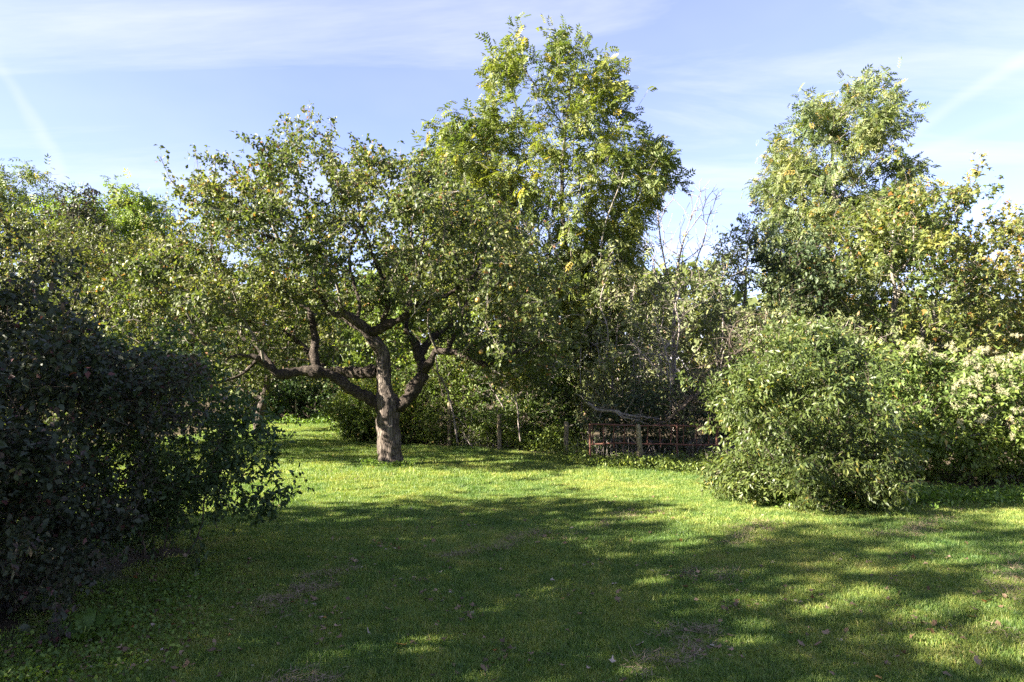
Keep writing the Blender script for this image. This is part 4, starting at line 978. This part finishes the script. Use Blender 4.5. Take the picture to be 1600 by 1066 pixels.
branch('thin grey dead branch standing up out of the thicket', [[(1045, 665, 0, .025), (1048, 620, .1, .022), (1045, 570, .1, .018), (1035, 530, .2, .014), (1020, 490, .3, .008)], [(1046, 590, .1, .015), (1010, 560, 0, .012), (990, 535, 0, .007)], [(1040, 545, .2, .012), (1062, 510, .3, .010), (1070, 470, .3, .006)]], 13.6, 170, 303)
branch('bare leaning stem right of the apple trunk, reaching into the crown', [[(715, 690, .2, .03), (706, 640, .1, .032), (697, 606, .1, .03), (684, 580, 0, .028), (680, 545, 0, .02), (676, 520, 0, .01)], [(697, 606, .1, .02), (678, 578, -.1, .016), (660, 560, -.1, .008)]], 14.6, 8, 304, name='bare_sapling')
branch('pair of bare stems leaning left in the ivy-clad hedge bush', [[(812, 690, .2, .02), (808, 634, .1, .026), (797, 606, .1, .026), (786, 585, .1, .022), (775, 560, .2, .012)], [(788, 640, 0, .018), (768, 605, .1, .018), (755, 580, .1, .012)]], 14.2, 10, 305, name='bare_sapling')
branch('pale stick leaning at the foot of the hedge between two posts', [[(742, 704, 0, .012), (733, 692, .1, .013), (726, 684, .2, .011), (720, 672, .2, .006)]], 14.9, 3, 306, name='leaning_stick')

# ------------------------------------------------------------------ low growth
def weeds(name, label, cat, line, n, height, width, size, tmpl, mat, seed, kind='stuff', stalk=True):
    r = np.random.default_rng(seed)
    line = np.asarray(line, float)
    s = np.concatenate([[0], np.cumsum(np.linalg.norm(np.diff(line, axis=0), axis=1))])
    t = r.uniform(0, s[-1], n)
    x, y = np.interp(t, s, line[:, 0]), np.interp(t, s, line[:, 1])
    x, y = x + r.normal(0, width, n), y + r.normal(0, width, n)
    hh = height * (.35 + 1.1 * vnoise(np.stack([x * 2.3, y * 2.3, x * 0], -1), seed))
    z = gh(x, y) + hh * r.uniform(0.02, 1, n) ** .8
    pos = np.stack([x, y, z], -1)
    Rm = leaf_frames(r, pos, r.normal(0, 1, (n, 3)) + [0, 0, .3], 1.6, .2, .6)
    tone = np.clip(r.uniform(0, 1, n) * .7 + .3 * vnoise(pos * 2, seed), 0, 1)
    return link(name, leaves_mesh(name, tmpl, pos, Rm, size * r.uniform(.5, 1.3, n), tone, M[mat]), None, label, cat, None, kind)
weeds('nettles', 'bright green nettles and weeds along the foot of the iron fence', 'weeds', [(0.9, 13.2), (2.6, 12.3), (4.0, 11.7)], 9000, .24, .30, .055, 'fold', 'hedge_leaf', 401)
weeds('hedge_undergrowth', 'low leafy undergrowth at the foot of the hedge', 'weeds', [(-4.0, 18.0), (-1.5, 16.9), (0.2, 15.4), (1.2, 14.2)], 12000, .45, .26, .075, 'fold', 'hedge_leaf', 402)
weeds('shrub_undergrowth', 'green ground cover under the clematis and rounded shrub', 'weeds', [(3.6, 8.5), (5.0, 8.9), (6.3, 9.1), (8.5, 9.2)], 6000, .13, .25, .06, 'fold', 'weed_leaf', 403)
weeds('corner_weeds', 'shaded low weeds in the bottom left corner', 'weeds', [(-3.6, 3.4), (-2.6, 3.3), (-2.3, 4.0), (-2.45, 4.8), (-2.7, 5.4)], 9000, .09, .26, .028, 'broad', 'weed_leaf', 404)
weeds('trunk_tuft', 'tuft of green weeds at the foot of the old apple trunk', 'weeds', [(-2.5, 11.95), (-2.2, 11.88), (-1.85, 11.95)], 1300, .12, .11, .05, 'fold_narrow', 'weed_leaf', 405)
weeds('far_grass_tufts', 'long grass at the foot of the far hedge', 'grass', [(-8.6, 23.3), (-4.8, 22.4), (-4.2, 18.0)], 3500, .3, .25, .14, 'fold_narrow', 'weed_leaf', 406)
weeds('left_undergrowth', 'low shaded undergrowth beneath the fruit trees on the left', 'weeds', [(-16, 14.5), (-10, 15.0), (-8.3, 15.5)], 6000, .8, .5, .10, 'fold', 'hedge_leaf', 407)
def dry_stalks():
    r = np.random.default_rng(410); V, F = [0, []], []
    for _ in range(330):
        x = r.choice([r.uniform(-1.9, 0.0), r.uniform(1.2, 4.0)]); y = lawn_edge(x) + (r.uniform(.7, 1.4) if x < .5 else r.uniform(-.05, .5)); h = r.uniform(.2, .6)
        l = r.normal(0, .25, 2) * h; t = np.linspace(0, 1, 4)
        tube(np.stack([x + l[0] * t * t, y + l[1] * t * t, h * t - .02], -1), np.linspace(.004, .0015, 4), 3, V, F)
    link('dry_stalks', mesh_np('dry_stalks', np.concatenate(V[1]), F, M['dead_wood']), None, 'dry straw-coloured grass stalks standing at the foot of the hedge', 'dry grass', None, 'stuff')
dry_stalks()
def clover():
    r = np.random.default_rng(415); n = 30000
    x, y = r.uniform(-6, 7, n), r.uniform(2.7, 9.5, n)
    k = vnoise(np.stack([x * 1.7, y * 1.7, x * 0 + 9], -1), 31); ok = (k + r.uniform(-.06, .06, n) > .66) & (soil_amount(x, y) < .6) & (np.abs(x / y) < .85)
    x, y = x[ok], y[ok]; n = len(x)
    pos = np.stack([x, y, gh(x, y) + r.uniform(.012, .03, n)], -1)
    Rm = leaf_frames(r, pos, r.normal(0, 1, (n, 3)) * [1, 1, .2], 4, 0, .3)
    link('clover', leaves_mesh('clover', 'broad', pos, Rm, r.uniform(.012, .026, n), r.uniform(0, .8, n), M['weed_leaf']), None, 'small clover and weed leaves in patches through the mown lawn', 'clover', None, 'stuff')
clover()
# big-leaved plant in the near left corner
def dock_plant():
    r = np.random.default_rng(420); b = G(128, 1010); b[2] = gh(b[0], b[1])[0]
    root = link('dock_plant', None, label='broad-leaved dock plant in the shaded bottom left corner', cat='plant'); root.location = b
    n = 9
    for k, (ang, ln, rise, w) in enumerate([(1.2, .20, .10, .075), (.35, .22, .07, .07), (-.4, .22, .05, .065), (2.2, .18, .09, .07), (2.9, .18, .06, .06), (1.7, .14, .12, .06), (-1.2, .15, .05, .06), (-2.2, .13, .05, .05)]):
        dx, dy = math.cos(ang), math.sin(ang); V, F = [], []
        for i in range(n):
            t = i / (n - 1); c = np.array([dx * ln * (.25 + .75 * t), dy * ln * (.25 + .75 * t), rise * math.sin(t * 2.0) * 1.0 + .02])
            ww = w * math.sin(math.pi * min(1, t * .93 + .05)) ** .6 * .5 * (1 + .18 * math.sin(i * 2.6 + k)) + .002
            s = np.array([-dy, dx, 0])
            V += [c - s * ww + [0, 0, .018 * math.sin(i * 1.7)], c, c + s * ww + [0, 0, .018 * math.cos(i * 1.9)]]
        for i in range(n - 1):
            a = i * 3; F += [(a, a + 1, a + 4, a + 3), (a + 1, a + 2, a + 5, a + 4)]
        V = np.array(V); V[:, 2] += .012
        link('leaf', mesh_np('leaf', V, np.array(F), M['weed_leaf'], np.full(len(F), .05 + .1 * (k % 4)), smooth=True), root)
        Vt, Ft = [0, []], []
        tube(np.array([[0, 0, -.01], [dx * ln * .12, dy * ln * .12, rise * .35], [dx * ln * .27, dy * ln * .27, rise * .52 + .02]]), [.006, .005, .004], 5, Vt, Ft)
        link('stalk', mesh_np('stalk', np.concatenate(Vt[1]), Ft, M['weed_leaf'], np.full(sum(len(f) for f in Ft), .9)), root)
dock_plant()

# ------------------------------------------------------------------ fallen leaves and clippings
def fallen():
    r = np.random.default_rng(500)
    base = []
    for k in range(8):
        TV, TF = TEMPLATES['maple' if k % 2 else 'ovate']
        V = TV.copy(); V[:, 1] -= .5
        c = r.uniform(.3, 1.1)                                  # curl
        V[:, 2] += c * (V[:, 0] ** 2 + .6 * V[:, 1] ** 2) + r.normal(0, .03, len(V))
        base.append(mesh_np('fallen_leaf', V, TF, M['fallen_leaf'], np.full(len(TF), [.15, .35, .5, .62, .78, .86, .94, 1.0][k])))
    near = [(627, 1018, 7, .075), (575, 995, 5, .055), (1345 + 0, 1013, 6, .06)]
    spots = []
    # near individuals, scattered over the open lawn in loose drifts
    while len(spots) < 140:
        px, py = r.uniform(180, 1600), r.uniform(800, 1064)
        p = G(px, py)
        if vnoise(np.array([[p[0] * .9, p[1] * 1.6, 2.]]), 77)[0] + r.uniform(-.18, .18) > .47: spots.append((p, None, r.uniform(.03, .062)))
    for px, py, k, s in near: spots.append((G(px, py), k, s))
    made = []
    for p, k, s in spots:
        if soil_amount(p[:1], p[1:2])[0] > .9: continue
        k = int(r.choice(8, p=[.32, .26, .18, .08, .05, .02, .06, .03])) if k is None else k
        tone_w = ['dark brown', 'brown', 'greyish brown', 'pale grey-brown', 'pale pinkish', 'whitish', 'rust red', 'orange'][k]
        place = ('on the near lawn ' if p[1] < 4.6 else 'on the middle lawn ' if p[1] < 6.4 else 'far out in the shade ') + ('beside the dark bush' if p[0] < -.33 * p[1] else 'left of centre' if p[0] < 0 else 'right of centre' if p[0] < p[1] * .36 else 'towards the right edge')
        o = link('fallen_leaf', base[k], None, tone_w + (' lobed' if k % 2 else ' oval') + ' fallen leaf ' + place, 'leaf', 'fallen leaves on the lawn'); made.append(o)
        o.location = (p[0], p[1], gh(p[0], p[1])[0] + .026); o.scale = (s, s, s); o.rotation_euler = (r.normal(0, .45), r.normal(0, .45), r.uniform(0, 6.28))
    same = {}
    for o in made: same.setdefault(o['label'], []).append(o)
    words = ['leftmost', 'second', 'third', 'fourth', 'fifth', 'sixth', 'seventh', 'eighth', 'ninth', 'tenth', 'eleventh', 'twelfth', 'thirteenth', 'fourteenth', 'fifteenth']
    for lab, os_ in same.items():
        if len(os_) < 2: continue
        os_.sort(key=lambda o: o.location.x / o.location.y)
        for n_, o in enumerate(os_):
            w_ = 'rightmost' if n_ == len(os_) - 1 else words[min(n_, 14)] + (' from left' if n_ else '')
            o['label'] = lab.replace('fallen leaf', 'leaf') + ', ' + w_
    # leaf litter too small or too many to count
    n = 9000
    x, y = r.uniform(-9, 10, n), r.uniform(2.8, 15, n)
    k = vnoise(np.stack([x * .8, y * 1.4, x * 0 + 2], -1), 77) + r.uniform(-.2, .2, n); ok = (k > .50) & (soil_amount(x, y) < .8)
    xb, yb = np.concatenate([r.normal(-2.9, .7, 700), r.normal(-2.4, .4, 300)]), np.concatenate([r.normal(3.9, .8, 700), r.normal(3.6, .6, 300)])
    for px, py in ((470, 945), (500, 968), (515, 995), (545, 880), (590, 850), (620, 858), (650, 905), (690, 930), (735, 960), (880, 920), (940, 880), (1060, 905), (1110, 1015), (1250, 945), (1320, 950), (1420, 880), (1450, 985), (700, 1000), (400, 880), (1200, 835), (770, 1030), (1160, 950)):
        g = G(px, py); m = int(r.integers(14, 34)); xb = np.concatenate([xb, g[0] + r.normal(0, .09, m)]); yb = np.concatenate([yb, g[1] + r.normal(0, .11, m)])
    x, y = np.concatenate([x[ok], xb]), np.concatenate([y[ok], yb]); n = len(x)
    pos = np.stack([x, y, gh(x, y) + r.uniform(.012, .035, n)], -1)
    Rm = leaf_frames(r, pos, r.normal(0, 1, (n, 3)) * [1, 1, .2], 4.0, 0, .3)
    link('leaf_litter', leaves_mesh('leaf_litter', 'maple_lite', pos, Rm, r.uniform(.02, .05, n), r.uniform(0, 1, n) ** 1.8 * .97, M['fallen_leaf']), None, 'small brown leaf litter scattered through the grass', 'leaf litter', None, 'stuff')
    # clippings left in mower lines
    P_ = []
    for ln in [((0.2, 3.2), (1.1, 4.2), (1.9, 5.6)), ((2.4, 3.4), (3.4, 4.6), (4.4, 6.2)), ((-1.2, 3.2), (-.9, 4.2), (-.4, 5.6)), ((1.2, 5.0), (2.2, 6.6), (3.0, 7.8)), ((-.6, 6.2), (.6, 7.2), (1.8, 8.4)), ((3.4, 6.6), (4.4, 7.4), (5.6, 8.2)), ((3.2, 3.2), (4.4, 4.4), (5.6, 5.4)), ((-1.9, 4.2), (-1.6, 5.0), (-1.2, 5.9))]:
        ln = np.array(ln); m = 60
        t = np.linspace(0, 1, m); c = np.stack([np.interp(t, [0, .5, 1], ln[:, k]) for k in (0, 1)], -1) + r.normal(0, .10, (m, 2))
        keep = vnoise(np.concatenate([c * 2.0, c[:, :1] * 0], 1), 88) > .5
        for q in c[keep]: P_.append(np.concatenate([q + r.normal(0, .045, (40, 2))]))
    P_ = np.concatenate(P_); n = len(P_)
    pos = np.concatenate([P_, (gh(P_[:, 0], P_[:, 1]) + r.uniform(.016, .040, n))[:, None]], 1)
    Rm = leaf_frames(r, pos, r.normal(0, 1, (n, 3)) * [1, 1, .25], 3, 0, .2)
    TEMPLATES['straw'] = (np.array([(-.03, 0, 0), (.03, 0, 0), (0, 1, .05)], float), np.array([(0, 1, 2)]))
    link('grass_clippings', leaves_mesh('grass_clippings', 'straw', pos, Rm, r.uniform(.03, .08, n), r.uniform(0, 1, n), M['straw']), None, 'dry grass clippings lying in mower lines across the lawn', 'clippings', None, 'stuff')
fallen()

# ------------------------------------------------------------------ far wood
def far_wood():
    r = np.random.default_rng(600)
    n = 34000
    x = r.uniform(-75, 75, n); y = 48 + r.normal(0, 2.5, n) + .002 * x ** 2
    top = 5.6 + 4.0 * vnoise(np.stack([x * .16, x * 0, x * 0], -1), 5) + 1.6 * vnoise(np.stack([x * .6, x * 0, x * 0 + 3], -1), 6) + np.clip(-x * .05, -1.2, 2)
    z = top * r.uniform(0, 1, n) ** .8
    pos = np.stack([x, y + (r.uniform(-1, 1, n)) * 1.5, z], -1)
    Rm = leaf_frames(r, pos, r.normal(0, 1, (n, 3)), 1.2, .2, .6)
    link('far_wood', leaves_mesh('far_wood', 'broad', pos, Rm, r.uniform(.5, 1.1, n), np.clip(vnoise(pos * .5, 3) * .7 + r.uniform(0, .3, n), 0, 1), M['far_leaf']), None, 'distant green wood beyond the garden', 'wood', None, 'stuff')
far_wood()
